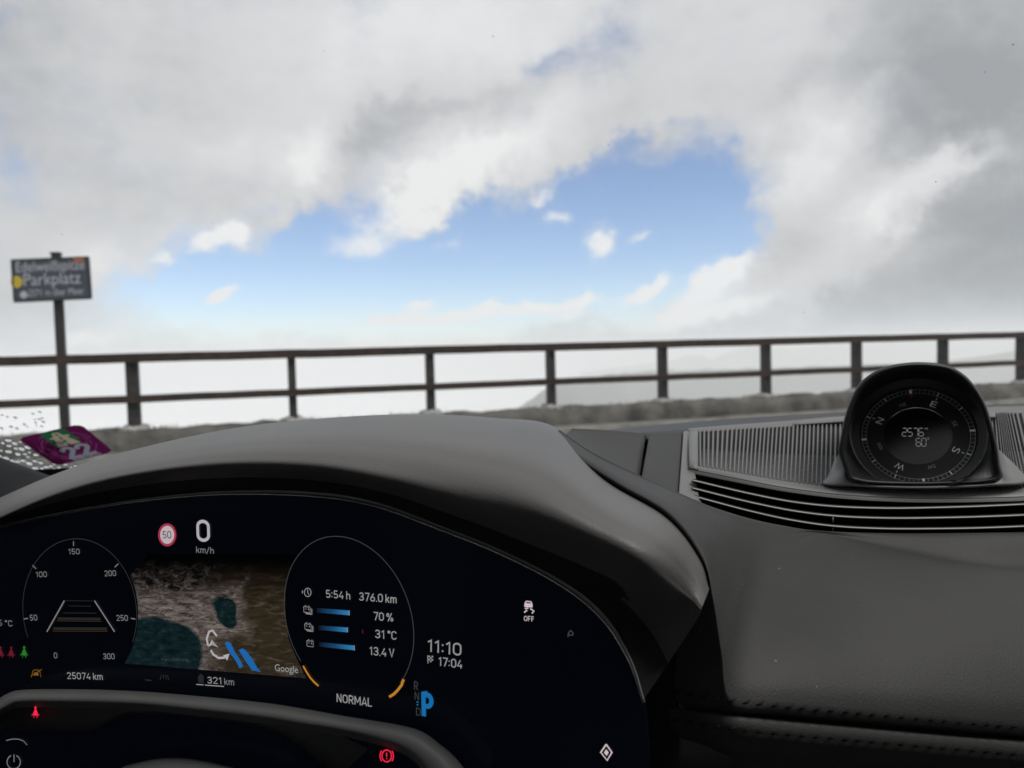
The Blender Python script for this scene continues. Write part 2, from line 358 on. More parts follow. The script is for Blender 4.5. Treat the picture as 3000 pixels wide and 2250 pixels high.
# wall with a rough top, pale ledge before it, tufts on it
def noise1(s, z): return math.sin(s * 3.1 + z) * .5 + math.sin(s * 7.7 + 2 * z) * .3 + math.sin(s * 17.3 + 5 * z) * .25
wall = thing('stone_wall', 'low rough dark stone wall that carries the timber fence', 'wall')
prof = [(-.32, -.6), (-.30, .2), (-.26, .31), (-.1, .345), (.1, .345), (.24, .325), (.29, .26), (.31, .17), (.33, -.02)]
rows = []
NS = 420
for k in range(NS + 1):
    s = s0 - 12 + (s1 - s0 + 34) * k / NS
    rows.append([FP(s, z + (.022 * noise1(s, b * 9) + random.uniform(-.012, .012) if z > .1 else 0), b + .02 * noise1(s * 1.3, z * 20)) for b, z in prof])
loft('wall_body', rows, M['stone'], wall, nu=0)
kp = [(.31, -.02), (.33, .10), (.37, .11), (.55, .105), (.60, .08), (.62, -.02)]
rows = [[FP(s0 - 12 + (s1 - s0 + 34) * k / 200, z + .008 * noise1(k * .4, b * 5), b + .012 * noise1(k * .3, z)) for b, z in kp] for k in range(201)]
tag(loft('kerb', rows, M['kerb'], None, nu=0), kind='structure')
V, fs = [], []
for _ in range(2600):
    s = random.uniform(s0 - 2, s1 + 2); b = random.uniform(-.25, .3)
    if random.random() < .7: s = random.choice(all_posts) + random.gauss(0, .22)
    p = FP(s, ZB - .02, b); h_ = random.uniform(.02, .075); w_ = .006
    d = Vector((random.uniform(-1, 1), random.uniform(-1, 1), 0)); q = FD * w_
    i = len(V); V += [p - q, p + q, p + d * .03 + up * h_]; fs.append((i, i + 1, i + 2))
tag(mesh('grass', V, fs, M['grass'], None, False), 'short dry tufts along the top of the low wall', 'grass', kind='stuff')

# car park surface and the ground behind the wall
def sheet(name, x0, x1, y0, y1, n, fz, m, kind='structure'):
    V = []; fs = []
    for j in range(n + 1):
        for i in range(n + 1):
            x = x0 + (x1 - x0) * i / n; y = y0 + (y1 - y0) * j / n; V.append((x, y, fz(x, y)))
    for j in range(n):
        for i in range(n): a = j * (n + 1) + i; fs.append((a, a + 1, a + n + 2, a + n + 1))
    return tag(mesh(name, V, fs, m), kind=kind)
V = [FP(-25, 0, .5), FP(FLEN + 40, 0, .5), FP(FLEN + 40, 0, 45), FP(-25, 0, 45)]
tag(mesh('car_park_ground', V, [(0, 1, 2, 3)], M['asphalt'], None, False), kind='structure')
def valley(x, y):
    r_ = math.hypot(x, y)
    return -6 - 420 * (1 - math.exp(-max(0, (Vector((x, y, 0)) - A3).dot(-FN)) / 500)) + (12 * math.sin(x / 170) * math.cos(y / 210) if r_ > 200 else 0)
sheet('valley_ground', -7000, 7000, -800, 7200, 110, valley, M['valley'])
def cloudz(x, y):
    return -100 + 16 * math.sin(x / 90 + 1.3 * math.sin(y / 130)) * math.cos(y / 75) + 6 * math.sin(x / 37 + y / 51) + random.uniform(-2, 2)
cl = sheet('cloud_layer', -6800, 6800, 150, 7100, 170, cloudz, M['cloud'], 'stuff')

# misty slope across the gap and the range far behind it
def ridge(name, pts, d0, d1, dz, m, n=8):
    top = cr([W(*p) for p in pts], n)
    rows = [[], [], [], [], []]
    for k, p in enumerate(top):
        j = random.uniform(-.0012, .0012) * d0
        q = p + Vector((0, 0, j)); q.z = min(q.z, 8.0)
        a = q - EYE; a.z = 0; a.normalize()
        for i, (w_, z_) in enumerate(((d1, -dz), (d1 * .3, -dz * .15), (0, 0), (-d1 * .35, -dz * .35), (-d1, -dz))):
            rows[i].append(q + a * w_ + up * (z_ + random.uniform(-.003, .003) * d0 * (i in (1, 3))))
    return tag(loft(name, rows, m, None, nu=2, nv=4), kind='structure')
ridge('hillside', [(1380, 1300, 560), (1530, 1212, 600), (1640, 1138, 650), (1760, 1118, 700), (1900, 1104, 740), (2020, 1098, 780), (2250, 1092, 800), (2500, 1082, 820), (2800, 1066, 840), (3200, 1015, 850), (3800, 985, 860)], 600, 420, 300, M['hill'])
ridge('mountain_range', [(1700, 1100, 1900), (1850, 1082, 1900), (1960, 1064, 1900), (2040, 1046, 1900), (2085, 1058, 1900), (2150, 1034, 1900), (2230, 1022, 1900), (2330, 1030, 1900), (2450, 1012, 2000), (2600, 1012, 2000), (2900, 1000, 2000), (3400, 985, 2000)], 1500, 900, 400, M['hill'])

# the air
hb = box('haze', Vector((0, 3000, -294)), Vector((7200, 0, 0)), Vector((0, 4300, 0)), Vector((0, 0, 306)), None)
hm, N, L, P = new_mat('haze_air'); N.remove(P)
pv = N.new('ShaderNodeVolumePrincipled'); pv.inputs['Color'].default_value = (.99, .993, .996, 1); pv.inputs['Density'].default_value = .0013; pv.inputs['Anisotropy'].default_value = .2
L.new(pv.outputs[0], N['Material Output'].inputs['Volume']); hb.data.materials.append(hm); tag(hb, kind='stuff')

# parking sign
sg = thing('parking_sign', 'dark blue parking sign with white lettering on a leaning dark post', 'sign')
SD = 9.62
tl, tr, br_, bl = W(37, 763, SD), W(259, 754, SD + .12), W(264, 874, SD + .12), W(44, 883, SD)
sx = (tr - tl); sw = sx.length / 2; sx.normalize()
sy = (tl - bl); sh = sy.length / 2; sy = (sy - sx * sy.dot(sx)).normalized(); sn = sx.cross(sy)
scn = (tl + tr + br_ + bl) / 4
box('panel', scn, sx * sw, sy * sh, sn * .012, M['sign'], sg, .006)
for nm, c, a, b in (('frame', scn + sy * sh, sx * (sw + .012), sy * .014), ('frame', scn - sy * sh, sx * (sw + .012), sy * .014), ('frame', scn + sx * sw, sx * .014, sy * (sh - .016)), ('frame', scn - sx * sw, sx * .014, sy * (sh - .016))):
    box(nm, c, a, b, sn * .02, M['signframe'], sg, .004)
pt, pb = W(157, 748, SD + .1), W(184, 1262, SD + .1)
pd = (pt - pb); L_ = pd.length / 2; pd.normalize()
box('post', (pt + pb) / 2 - sn * .075, sx * .05, sn * .045, pd * (L_ + .03), M['signpost'], sg, .01)
box('cap', pt - sn * .075 + pd * .035, sx * .06, sn * .055, pd * .012, M['signpost'], sg, .006)
def disc_pts(c, a, b, n=24): return [c + a * math.cos(2 * math.pi * i / n) + b * math.sin(2 * math.pi * i / n) for i in range(n)]
def poly(name, pts, m, parent, toward=None):
    nrm = (pts[1] - pts[0]).cross(pts[2] - pts[0])
    f = list(range(len(pts)))
    ar = Vector((0, 0, 0))
    for i in range(1, len(pts) - 1): ar += (pts[i] - pts[0]).cross(pts[i + 1] - pts[0])
    if ar.dot(EYE - pts[0]) < 0: f = f[::-1]
    return mesh(name, pts, [tuple(f)], m, parent, False)

# ------------------------------------------------------------------ text
_tc = {}
def text_mesh(body):
    if body not in _tc:
        c = bpy.data.curves.new('t', 'FONT'); c.body = body; c.size = 1; c.resolution_u = 4
        o = bpy.data.objects.new('t', c); COL.objects.link(o)
        bpy.context.view_layer.update()
        me = bpy.data.meshes.new_from_object(o.evaluated_get(bpy.context.evaluated_depsgraph_get()))
        v = [tuple(x.co) for x in me.vertices]; f = [tuple(p.vertices) for p in me.polygons]
        bpy.data.objects.remove(o); bpy.data.curves.remove(c); bpy.data.meshes.remove(me)
        _tc[body] = (v, f)
    return _tc[body]
_hv, _ = text_mesh('H'); CAP = max(v[1] for v in _hv)
def _arc(cx, cy, rx, ry, a0, a1, n=12): return [(cx + rx * math.cos(R(a0 + (a1 - a0) * i / n)), cy + ry * math.sin(R(a0 + (a1 - a0) * i / n))) for i in range(n + 1)]
_l, _r, _b, _t = .06, .48, .06, .94
_O = _arc(.27, .70, .21, .24, 0, 180) + _arc(.27, .30, .21, .24, 180, 360) + [(_r, .70)]
GL = {   # narrow even-stroke lettering: strokes and advance width
    '0': ([_O], .54), '1': ([[(.05, .76), (.24, .94), (.24, 0)]], .36),
    '2': ([_arc(.265, .71, .205, .23, 175, -25) + [(.06, .06), (.49, .06)]], .54),
    '3': ([_arc(.26, .72, .19, .22, 165, -90) + [(.19, .50)], _arc(.255, .28, .22, .22, 90, -165)], .54),
    '4': ([[(.33, .94), (.05, .27), (.50, .27)], [(.39, .48), (.39, 0)]], .54), '5': ([[(.46, .94), (.12, .94), (.09, .52)] + _arc(.26, .31, .215, .25, 130, -150)], .54),
    '6': ([[(.38, .96), (.11, .48)] + _arc(.27, .30, .21, .24, 150, -210, 20)], .54), '7': ([[(.05, .94), (.48, .94), (.20, 0)]], .52),
    '8': ([_arc(.27, .72, .185, .21, 0, 360, 18), _arc(.27, .28, .215, .22, 0, 360, 18)], .54), '9': ([[(.16, .04), (.43, .52)] + _arc(.27, .70, .21, .24, -30, 330, 20)], .54),
    '.': ([[(.07, 0), (.07, .12)]], .15), ':': ([[(.08, .12), (.08, .25)], [(.08, .60), (.08, .73)]], .18), ' ': ([], .2), '/': ([[(.0, -.08), (.32, 1.0)]], .36),
    '%': ([_arc(.14, .76, .1, .17, 0, 360, 14), _arc(.56, .24, .1, .17, 0, 360, 14), [(.16, 0), (.54, 1.0)]], .72), '°': ([_arc(.13, .84, .1, .11, 0, 360, 14)], .28),
    'C': ([_arc(.27, .70, .21, .24, 10, 180) + _arc(.27, .30, .21, .24, 180, 350)], .54), 'V': ([[(.02, 1), (.25, .03), (.48, 1)]], .52),
    'h': ([[(.06, 1), (.06, 0)], [(.06, .45)] + _arc(.23, .45, .17, .21, 160, 0) + [(.40, 0)]], .48), 'k': ([[(.06, 1), (.06, 0)], [(.38, .68), (.08, .30)], [(.17, .42), (.40, 0)]], .44),
    'm': ([[(.06, .70), (.06, 0)], [(.06, .45)] + _arc(.20, .48, .14, .18, 165, 0) + [(.34, 0)], [(.34, .45)] + _arc(.48, .48, .14, .18, 165, 0) + [(.62, 0)]], .70),
    'N': ([[(.06, 0), (.06, 1)], [(.06, .98), (.46, .02)], [(.46, 0), (.46, 1)]], .54), 'O': ([_O], .55), 'R': ([[(.06, 0), (.06, .94), (.26, .94)] + _arc(.26, .70, .20, .24, 90, -90) + [(.06, .46)], [(.26, .46), (.47, 0)]], .52),
    'M': ([[(.06, 0), (.06, 1)], [(.06, .98), (.32, .28), (.58, .98)], [(.58, 0), (.58, 1)]], .66), 'A': ([[(.02, 0), (.26, .97), (.50, 0)], [(.10, .27), (.42, .27)]], .52), 'L': ([[(.06, 1), (.06, .06), (.42, .06)]], .44),
    'P': ([[(.06, 0), (.06, .94), (.26, .94)] + _arc(.26, .69, .22, .25, 90, -90) + [(.06, .44)]], .52), 'D': ([[(.06, .06), (.06, .94), (.24, .94)] + _arc(.24, .68, .22, .26, 90, 0) + _arc(.24, .32, .22, .26, 0, -90) + [(.06, .06)]], .54), 'F': ([[(.06, 0), (.06, .94), (.40, .94)], [(.06, .5), (.36, .5)]], .43),
}
def din(name, body, a, b, upv, h, m, parent, wt=.125):
    segs = []; x = 0
    for ch in body:
        g, w_ = GL[ch]
        segs += [[(px + x, py) for px, py in q] for q in g]; x += w_ + (.07 if ch != ' ' else 0)
    x0 = min(p[0] for q in segs for p in q) - wt / 2; x1 = max(p[0] for q in segs for p in q) + wt / 2
    ex = b - a; wd = ex.length; ex.normalize(); kx = wd / (x1 - x0)
    V, fs = [], []
    for q in segs:
        base = len(V); k = len(q)
        P2 = [Vector(((p[0] - x0) * kx, p[1] * h)) for p in q]; shut = (P2[0] - P2[-1]).length < h * .01
        for i in range(k):
            t0 = P2[i] - (P2[i - 1] if i else (P2[-2] if shut else P2[0] * 2 - P2[1])); t1 = (P2[i + 1] if i < k - 1 else (P2[1] if shut else P2[i] * 2 - P2[i - 1])) - P2[i]
            t0 = t0.normalized(); t1 = t1.normalized(); t = (t0 + t1); t = t.normalized() if t.length > .1 else t1
            mt = min(1.6, 1 / max(.3, t.dot(t1))); n = Vector((-t.y, t.x)) * (wt * h / 2 * mt)
            for p in (P2[i] - n, P2[i] + n): V.append(a + ex * p.x + upv * p.y)
        fs += [(base + 2 * i, base + 2 * i + 2, base + 2 * i + 3, base + 2 * i + 1) for i in range(k - 1)]
    o = mesh(name, V, fs, m, parent, False)
    if o.data.polygons[0].normal.dot(EYE - a) < 0: o.data.flip_normals()
    return o
def text3(name, body, a, b, upv, h, m, parent, bold=0):
    """lettering whose baseline runs from a to b, capitals h high"""
    v, f = text_mesh(body)
    x0 = min(p[0] for p in v); x1 = max(p[0] for p in v)
    ex = (b - a); w_ = ex.length; ex.normalize()
    V = [a + ex * ((p[0] - x0) / (x1 - x0) * w_) + upv * (p[1] / CAP * h) for p in v]
    o = mesh(name, V, f, m, parent, False)
    n = ex.cross(upv)
    if o.data.polygons and o.data.polygons[0].normal.dot(n) * n.dot(EYE - a) < 0: o.data.flip_normals()
    return o
def st(name, body, u0, v0, u1, h, m):
    a = scn + sx * sw * u0 + sy * sh * v0 + sn * .0165; b = scn + sx * sw * u1 + sy * sh * v0 + sn * .0165
    text3(name, body, a, b, sy, h, m, sg)
st('lettering', 'Edelweißspitze', -.90, .42, .90, .125, M['signtext'])
st('lettering', 'Parkplatz', -.72, -.26, .78, .15, M['signtext'])
st('lettering', '2571 m über Meer', -.62, -.80, .84, .085, M['signtext'])
poly('dot', disc_pts(scn + sx * -.74 * sw - sy * .70 * sh + sn * .0165, sx * .045, sy * .045), M['signtext'], sg)
poly('yellow_sticker', disc_pts(scn + sx * -.91 * sw - sy * .06 * sh + sn * .0175, sx * .07, sy * .075), M['yellow'], sg)
poly('orange_sticker', [scn + sx * sw * a + sy * sh * b + sn * .0185 for a, b in ((.62, .82), (.9, .82), (.9, .97), (.62, .97))], M['orange'], sg)

# ================================================================== CAR
YAW = R(17.4)
cf = Vector((math.sin(YAW), math.cos(YAW), 0)); cx = Vector((math.cos(YAW), -math.sin(YAW), 0))
def C3(x, y, z): return Vector((0, 0, EYE.z)) + cx * x + cf * y + up * z      # car axes from the eye: right, forward, up
CXM = .13                                            # centre line of the car, right of the eye
# windscreen
rows = []
for j in range(13):
    v = j / 12; row = []
    for i in range(25):
        x = (-1 + 2 * i / 24); hw = 1.18 - .14 * v
        bow = .30 * x * x * (1 - .25 * v)
        row.append(C3(CXM + x * hw, 1.12 - .90 * v - bow + .06 * math.sin(v * 3.14), -.165 + .50 * v + .05 * math.sin(v * 3.14)))
    rows.append(row)
ws = thing('windscreen', 'large clear windscreen above the dashboard, wet at its lower left corner', 'windscreen')
wg = loft('pane', rows, M['glass'], ws, nu=0)
dg = bpy.context.evaluated_depsgraph_get()
bvh = BVHTree.FromPolygons([v.co for v in wg.data.vertices], [tuple(p.vertices) for p in wg.data.polygons])
def on_glass(px, py, off=0.0):
    r_ = ray(px, py).normalized(); h_ = bvh.ray_cast(EYE, r_)
    if h_[0] is None: return None
    n = h_[1]; n = n if n.dot(r_) < 0 else -n          # n faces the driver
    return h_[0] + n * off, n
frit = [rows[0], rows[1]]
loft('frit_band', [[p - up * .006 for p in rows[0]], [rows[0][i].lerp(rows[1][i], .3) - up * .006 for i in range(25)]], M['frit'], ws, nu=0)

# car body round the driver
body = thing('car_body', 'dark car cabin round the driver with black roof lining and pillars', 'car')
def hexa(name, pts, m): # 8 points
    o = mesh(name, pts, [(0, 1, 2, 3), (7, 6, 5, 4), (0, 4, 5, 1), (1, 5, 6, 2), (2, 6, 7, 3), (3, 7, 4, 0)], m, body, False); return o
top = rows[-1]
rl = [[p + up * .0 for p in top], [C3(CXM + (-1 + 2 * i / 24) * 1.08, -.6, .40) for i in range(25)], [C3(CXM + (-1 + 2 * i / 24) * 1.05, -1.6, .30) for i in range(25)]]
loft('roof', rl, M['lining'], body, nu=0, thick=.03)
for side, k in ((-1, 0), (1, 24)):
    edge = [r_[k] for r_ in rows]
    tube('pillar', [p + cx * side * .035 for p in edge], .05, M['lining'], body, 8)
    xs_ = CXM + side * 1.2
    hexa('door', [C3(xs_, 1.15, -1.0), C3(xs_, -1.5, -1.0), C3(xs_, -1.5, -.25), C3(xs_, 1.15, -.22), C3(xs_ + .08 * side, 1.15, -1.0), C3(xs_ + .08 * side, -1.5, -1.0), C3(xs_ + .06 * side, -1.5, -.25), C3(xs_ + .06 * side, 1.15, -.22)], M['lining'])
    hexa('rear_pillar', [C3(xs_, -.95, -.25), C3(xs_, -1.6, -.25), C3(xs_ - .12 * side, -1.6, .3), C3(xs_ - .12 * side, -.95, .4), C3(xs_ + .05 * side, -.95, -.25), C3(xs_ + .05 * side, -1.6, -.25), C3(xs_ - .07 * side, -1.6, .3), C3(xs_ - .07 * side, -.95, .4)], M['lining'])
    mesh('side_window', [C3(xs_ + .02 * side, .75, -.22), C3(xs_ + .02 * side, -.95, -.25), C3(xs_ - .10 * side, -.95, .39), C3(xs_ - .10 * side, .2, .34)], [(0, 1, 2, 3)], M['tint'], body, False)
hexa('floor', [C3(CXM - 1.25, 1.4, -1.0), C3(CXM + 1.25, 1.4, -1.0), C3(CXM + 1.25, -1.7, -1.0), C3(CXM - 1.25, -1.7, -1.0), C3(CXM - 1.25, 1.4, -1.05), C3(CXM + 1.25, 1.4, -1.05), C3(CXM + 1.25, -1.7, -1.05), C3(CXM - 1.25, -1.7, -1.05)], M['lining'])
hexa('firewall', [C3(CXM - 1.25, 1.3, -1.0), C3(CXM + 1.25, 1.3, -1.0), C3(CXM + 1.2, 1.14, -.2), C3(CXM - 1.2, 1.14, -.2), C3(CXM - 1.25, 1.35, -1.0), C3(CXM + 1.25, 1.35, -1.0), C3(CXM + 1.2, 1.19, -.19), C3(CXM - 1.2, 1.19, -.19)], M['lining'])
hexa('rear_bulkhead', [C3(CXM - 1.2, -1.6, -1.0), C3(CXM + 1.2, -1.6, -1.0), C3(CXM + 1.15, -1.6, -.12), C3(CXM - 1.15, -1.6, -.12), C3(CXM - 1.2, -1.65, -1.0), C3(CXM + 1.2, -1.65, -1.0), C3(CXM + 1.15, -1.65, -.12), C3(CXM - 1.15, -1.65, -.12)], M['lining'])
mesh('rear_window', [C3(CXM - 1.15, -1.62, -.12), C3(CXM + 1.15, -1.62, -.12), C3(CXM + 1.06, -1.6, .30), C3(CXM - 1.06, -1.6, .30)], [(0, 1, 2, 3)], M['glass'], body, False)

# ------------------------------------------------------------------ instrument display plane
sy_, sr_ = .304, .0607
def camv(x, y, z): return CR * x + CU * y + _f * z
su0 = Vector((math.cos(sy_), 0, -math.sin(sy_)))
cz, sz = math.cos(sr_), math.sin(sr_)
SU = camv(cz * math.cos(sy_), sz * math.cos(sy_), -math.sin(sy_)).normalized()
SV = camv(-sz, cz, 0).normalized()
SN = SU.cross(SV)                                    # towards the driver
SO = W(1023, 1815, .5)
def S(px, py, off=0.0):                              # point of the display face seen at px, py; off lifts it towards the driver
    r_ = ray(px, py); k = (SO + SN * off - EYE).dot(SN) / r_.dot(SN); return EYE + r_ * k
def Sd(px, py): return (S(px, py) - EYE).dot(_f)
def c1(x, y): return (x * .5123, 1400 + y * .5123)
def c2(x, y): return (800 + x * .5123, 1400 + y * .5123)

dash = thing('dashboard', 'dark grey leather dashboard with instrument hood, speaker grille and air vent', 'dashboard')
# instrument hood: crest / lip / edge at the display, from the door side to the centre
crest = [(-170, 1540), (0, 1458), (200, 1374), (407, 1313), (678, 1256), (949, 1226), (1221, 1215), (1450, 1227), (1622, 1253), (1771, 1403), (1952, 1507), (2052, 1625), (2080, 1722)]
lip = [(-170, 1600), (0, 1514), (190, 1438), (400, 1388), (660, 1360), (920, 1366), (1150, 1406), (1350, 1466), (1530, 1530), (1726, 1604), (1885, 1680), (1990, 1752), (2048, 1800)]
trim = [(-170, 1592), (0, 1546), (160, 1510), (380, 1473), (620, 1450), (880, 1452), (1085, 1480), (1290, 1553), (1470, 1626), (1640, 1715), (1760, 1812), (1840, 1935), (1884, 2060)]
cd = [.13, .13, .13, .13, .13, .13, .13, .135, .165, .09, .06, .035, .02]
rowsP = [[], [], [], [], [], [], [], []]; rowsQ = []
for i in range(13):
    dt = Sd(*trim[i]); dl = dt - (.05 if i < 11 else .02); dc = dt + cd[i]
    c, l, t = crest[i], lip[i], trim[i]
    mix = lambda a, b, k: (a[0] + (b[0] - a[0]) * k, a[1] + (b[1] - a[1]) * k)
    rowsP[0].append(W(c[0], c[1] + 150, dc + .10))
    rowsP[1].append(W(c[0], c[1] + 22, dc + .055))
    rowsP[2].append(W(c[0], c[1], dc))
    rl_ = max(0, min(1, (i - 6) / 3))                # towards the centre the lip rolls under earlier
    m1 = mix(c, l, .30); rowsP[3].append(W(*m1, dl + (dc - dl) * (.36 - .15 * rl_)))
    m1 = mix(c, l, .56); rowsP[4].append(W(*m1, dl + (dc - dl) * (.13 - .13 * rl_)))
    m1 = mix(c, l, .80); rowsQ.append(W(*m1, dl + (dc - dl) * (.03 - .09 * rl_)))
    rowsP[5].append(W(l[0], l[1] + 6, dl))
    m1 = mix(l, t, .55); rowsP[6].append(W(*m1, dl + .022))
    rowsP[7].append(S(t[0], t[1] - 8, .002))
rowsP.insert(5, rowsQ)
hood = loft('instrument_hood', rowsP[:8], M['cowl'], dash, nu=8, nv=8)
rowsP_ = rowsP
inn = [rowsP[6], [W(l[0], l[1] + 9, (p - EYE).dot(_f) + .002) for l, p in zip(lip, rowsP[6])]] + rowsP[7:]
loft('hood_inside', inn, M['innerhood'], hood, nu=8, nv=6)
# side trim at the far left, below the windscreen corner
loft('side_trim', [WP([(-330, 1215, .84), (-100, 1300, .83), (60, 1362, .82), (200, 1412, .81), (380, 1470, .80)]), WP([(-330, 1240, .80), (-100, 1322, .79), (60, 1384, .785), (200, 1434, .78), (380, 1490, .77)]), WP([(-330, 1420, .74), (-100, 1480, .74), (60, 1520, .74), (200, 1560, .74), (380, 1590, .74)])], M['sidetrim'], dash, 5, 5, thick=.006)

# the pad right of the hood
PT = [(1640, 1260, .625), (1735, 1326, .58), (1873, 1393, .56), (2000, 1449, .55), (2065, 1477, .56), (2135, 1501, .565), (2205, 1521, .572), (2285, 1538, .578), (2400, 1555, .585), (2600, 1562, .588), (2850, 1563, .592), (3100, 1559, .60), (3500, 1545, .62)]
PB = [(1584, 1288, .60), (1690, 1353, .565), (1805, 1424, .53), (1952, 1509, .49), (2056, 1640, .462), (2088, 1770, .448), (2110, 1920, .441), (2138, 2068, .435), (2290, 2084, .44), (2520, 2105, .453), (2800, 2129, .468), (3080, 2153, .485), (3500, 2190, .50)]
def mixd(a, b, k, bul=0.0):
    return W(a[0] + (b[0] - a[0]) * k, a[1] + (b[1] - a[1]) * k, 1 / ((1 - k) / a[2] + k / b[2]) * (1 - bul))
prow = [[W(p[0], p[1] + 22, p[2] + .02) for p in PT], [W(*p) for p in PT]]
KR = [.05, .12, .19, .22, .25]                      # where a soft fold runs across the pad
for q, (k, bul) in enumerate(((.08, .004), (.3, .018), (.55, .030), (.8, .027), (.94, .014))):
    prow.append([mixd(a, b, k if i < 8 or q > 1 else (max(.02, KR[i - 8] - .05), KR[i - 8] + .012)[q], bul if i < 8 or q > 1 else (-.002, .014)[q]) for i, (a, b) in enumerate(zip(PT, PB))])
e1 = []; e2 = []
for i, b in enumerate(PB):
    if i < 4: e1.append(W(b[0], b[1] + 3, b[2] + .004)); e2.append(W(b[0] - 12, b[1] + 30, b[2] + .03))
    elif i < 7: e1.append(W(b[0] - 14, b[1], b[2] + .010)); e2.append(W(b[0] - (50, 95, 130)[i - 4], b[1] + 8, b[2] + .03))
    elif i == 7: e1.append(W(b[0] - 12, b[1] + 6, b[2] + .008)); e2.append(W(b[0] - 130, b[1] + 8, b[2] + .035))
    else: e1.append(W(b[0], b[1] + 9, b[2] + .004)); e2.append(W(b[0], b[1] + 20, b[2] + .02))
prow += [[W(*p) for p in PB], e1, e2]
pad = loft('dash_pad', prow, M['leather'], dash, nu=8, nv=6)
# lower roll below the stitched seam
LB = [(1960, 2052, .475), (2050, 2066, .458), (2138, 2078, .437), (2290, 2094, .442), (2450, 2108, .452), (2720, 2132, .467), (3000, 2156, .482), (3500, 2200, .502)]
lrow = [[W(x, y - 4, d + .02) for x, y, d in LB], [W(x, y + 14, d + .004) for x, y, d in LB], [W(x, y + 26, d - .001) for x, y, d in LB], [W(x, y + 60, d - .002) for x, y, d in LB], [W(x, y + 95, d + .006) for x, y, d in LB], [W(x, y + 150, d + .05) for x, y, d in LB], [W(x, y + 300, d + .09) for x, y, d in LB]]
low = loft('lower_roll', lrow, M['leather'], dash, nu=8, nv=6)
# stitches either side of the seam
def stitch_row(parent, off, lift, dx, count=37):
    pts = cr([Vector((p[0], p[1], p[2])) for p in LB], 40)
    ln = [0]
    for a, b in zip(pts, pts[1:]): ln.append(ln[-1] + (b - a).xy.length)
    for k in range(count):
        t = ln[-1] * (k + .5) / count
        j = max(i for i in range(len(ln)) if ln[i] <= t); p = pts[j]
        if p.x > 3040: continue
        a = W(p.x - 11, p.y + off + 7, p.z - lift); b = W(p.x + 13, p.y + off - 6, p.z - lift)
        tube('stitch', [a, a.lerp(b, .5) - _f * .0012, b], [.0004, .0009, .0004], M['thread'], parent, 5)
stitch_row(pad, -28, .004, 30); stitch_row(low, 52, .0035, 30)
# side of the dash between display and pad, with its shut line
loft('side_panel', [WP([(1880, 1850, .49), (1960, 1800, .485), (2036, 1790, .48)]), WP([(1880, 1950, .487), (1960, 1900, .482), (2012, 1880, .478)]), WP([(1880, 2080, .485), (1940, 2060, .48), (1985, 2010, .476)]), WP([(1880, 2300, .48), (1940, 2280, .475), (1975, 2250, .472)])], M['sidetrim'], dash, 5, 5, thick=.004)
loft('side_panel', [WP([(2032, 1700, .49), (2100, 1700, .49), (2150, 1700, .49)]), WP([(2020, 1890, .49), (2090, 1890, .488), (2150, 1890, .486)]), WP([(1992, 2010, .487), (2080, 2010, .485), (2150, 2010, .482)]), WP([(1983, 2250, .48), (2080, 2250, .48), (2150, 2250, .48)])], M['panel'], dash, 5, 5, thick=.004)
# deck behind: panels with shut lines
def deck(name, far, near, m, nv=4, thick=.005, bul=.0, lipd=True):
    rr = [[mixd(a, b, k, bul * 4 * k * (1 - k)) for a, b in zip(far, near)] for k in (0, .08, .3, .6, .9, 1)]
    if lipd:
        rr.insert(0, [W(a[0], a[1] + 6, a[2] + .012) for a in far])
        rr.append([W(b[0], b[1] + 8, b[2] + .004) for b in near])
    return loft(name, rr, m, dash, nu=5, nv=nv, thick=thick)
deck('deck_panel', [(1676, 1256, .705), (1720, 1257, .715), (1800, 1261, .73), (1893, 1270, .75)], [(1640, 1292, .64), (1735, 1348, .615), (1800, 1385, .602), (1870, 1422, .592)], M['leather'], bul=-.012)
deck('deck_panel', [(1903, 1269, .75), (1950, 1266, .76), (1998, 1264, .77)], [(1878, 1420, .585), (1930, 1446, .58), (1984, 1470, .578)], M['leather'], bul=.004)
deck('vent_surround', [(2003, 1264, .775), (2010, 1263, .78), (2016, 1263, .78)], [(1989, 1466, .576), (2020, 1474, .578), (2052, 1482, .58)], M['plastic'], bul=.0)
# speaker grille deck
GF = [(2016, 1263, .79), (2170, 1252, .80), (2320, 1242, .81), (2480, 1230, .82), (2690, 1215, .83), (2900, 1204, .84), (3000, 1201, .85), (3400, 1190, .87)]
GN = [(2020, 1374, .655), (2160, 1402, .64), (2310, 1430, .633), (2480, 1450, .63), (2690, 1460, .63), (2920, 1458, .632), (3060, 1452, .635), (3450, 1430, .65)]
def G(u, v, lift=0.0):      # u along 0..7, v from far to near
    i = min(int(u), 6); t = u - i
    def ip(A_):
        q = [Vector(A_[max(0, min(7, i + k))]) for k in (-1, 0, 1, 2)]
        return .5 * ((2 * q[1]) + (q[2] - q[0]) * t + (2 * q[0] - 5 * q[1] + 4 * q[2] - q[3]) * t * t + (3 * q[1] - q[0] - 3 * q[2] + q[3]) * t ** 3)
    a, b = ip(GF), ip(GN)
    return mixd(a, b, v, .006 * 4 * v * (1 - v) + .0) + up * lift
us = [7 * i / 70 for i in range(71)]
gr = loft('speaker_grille', [[G(u, v) for u in us] for v in (0, .2, .4, .6, .8, 1)], M['darkmatte'], dash, nu=0, thick=.004)
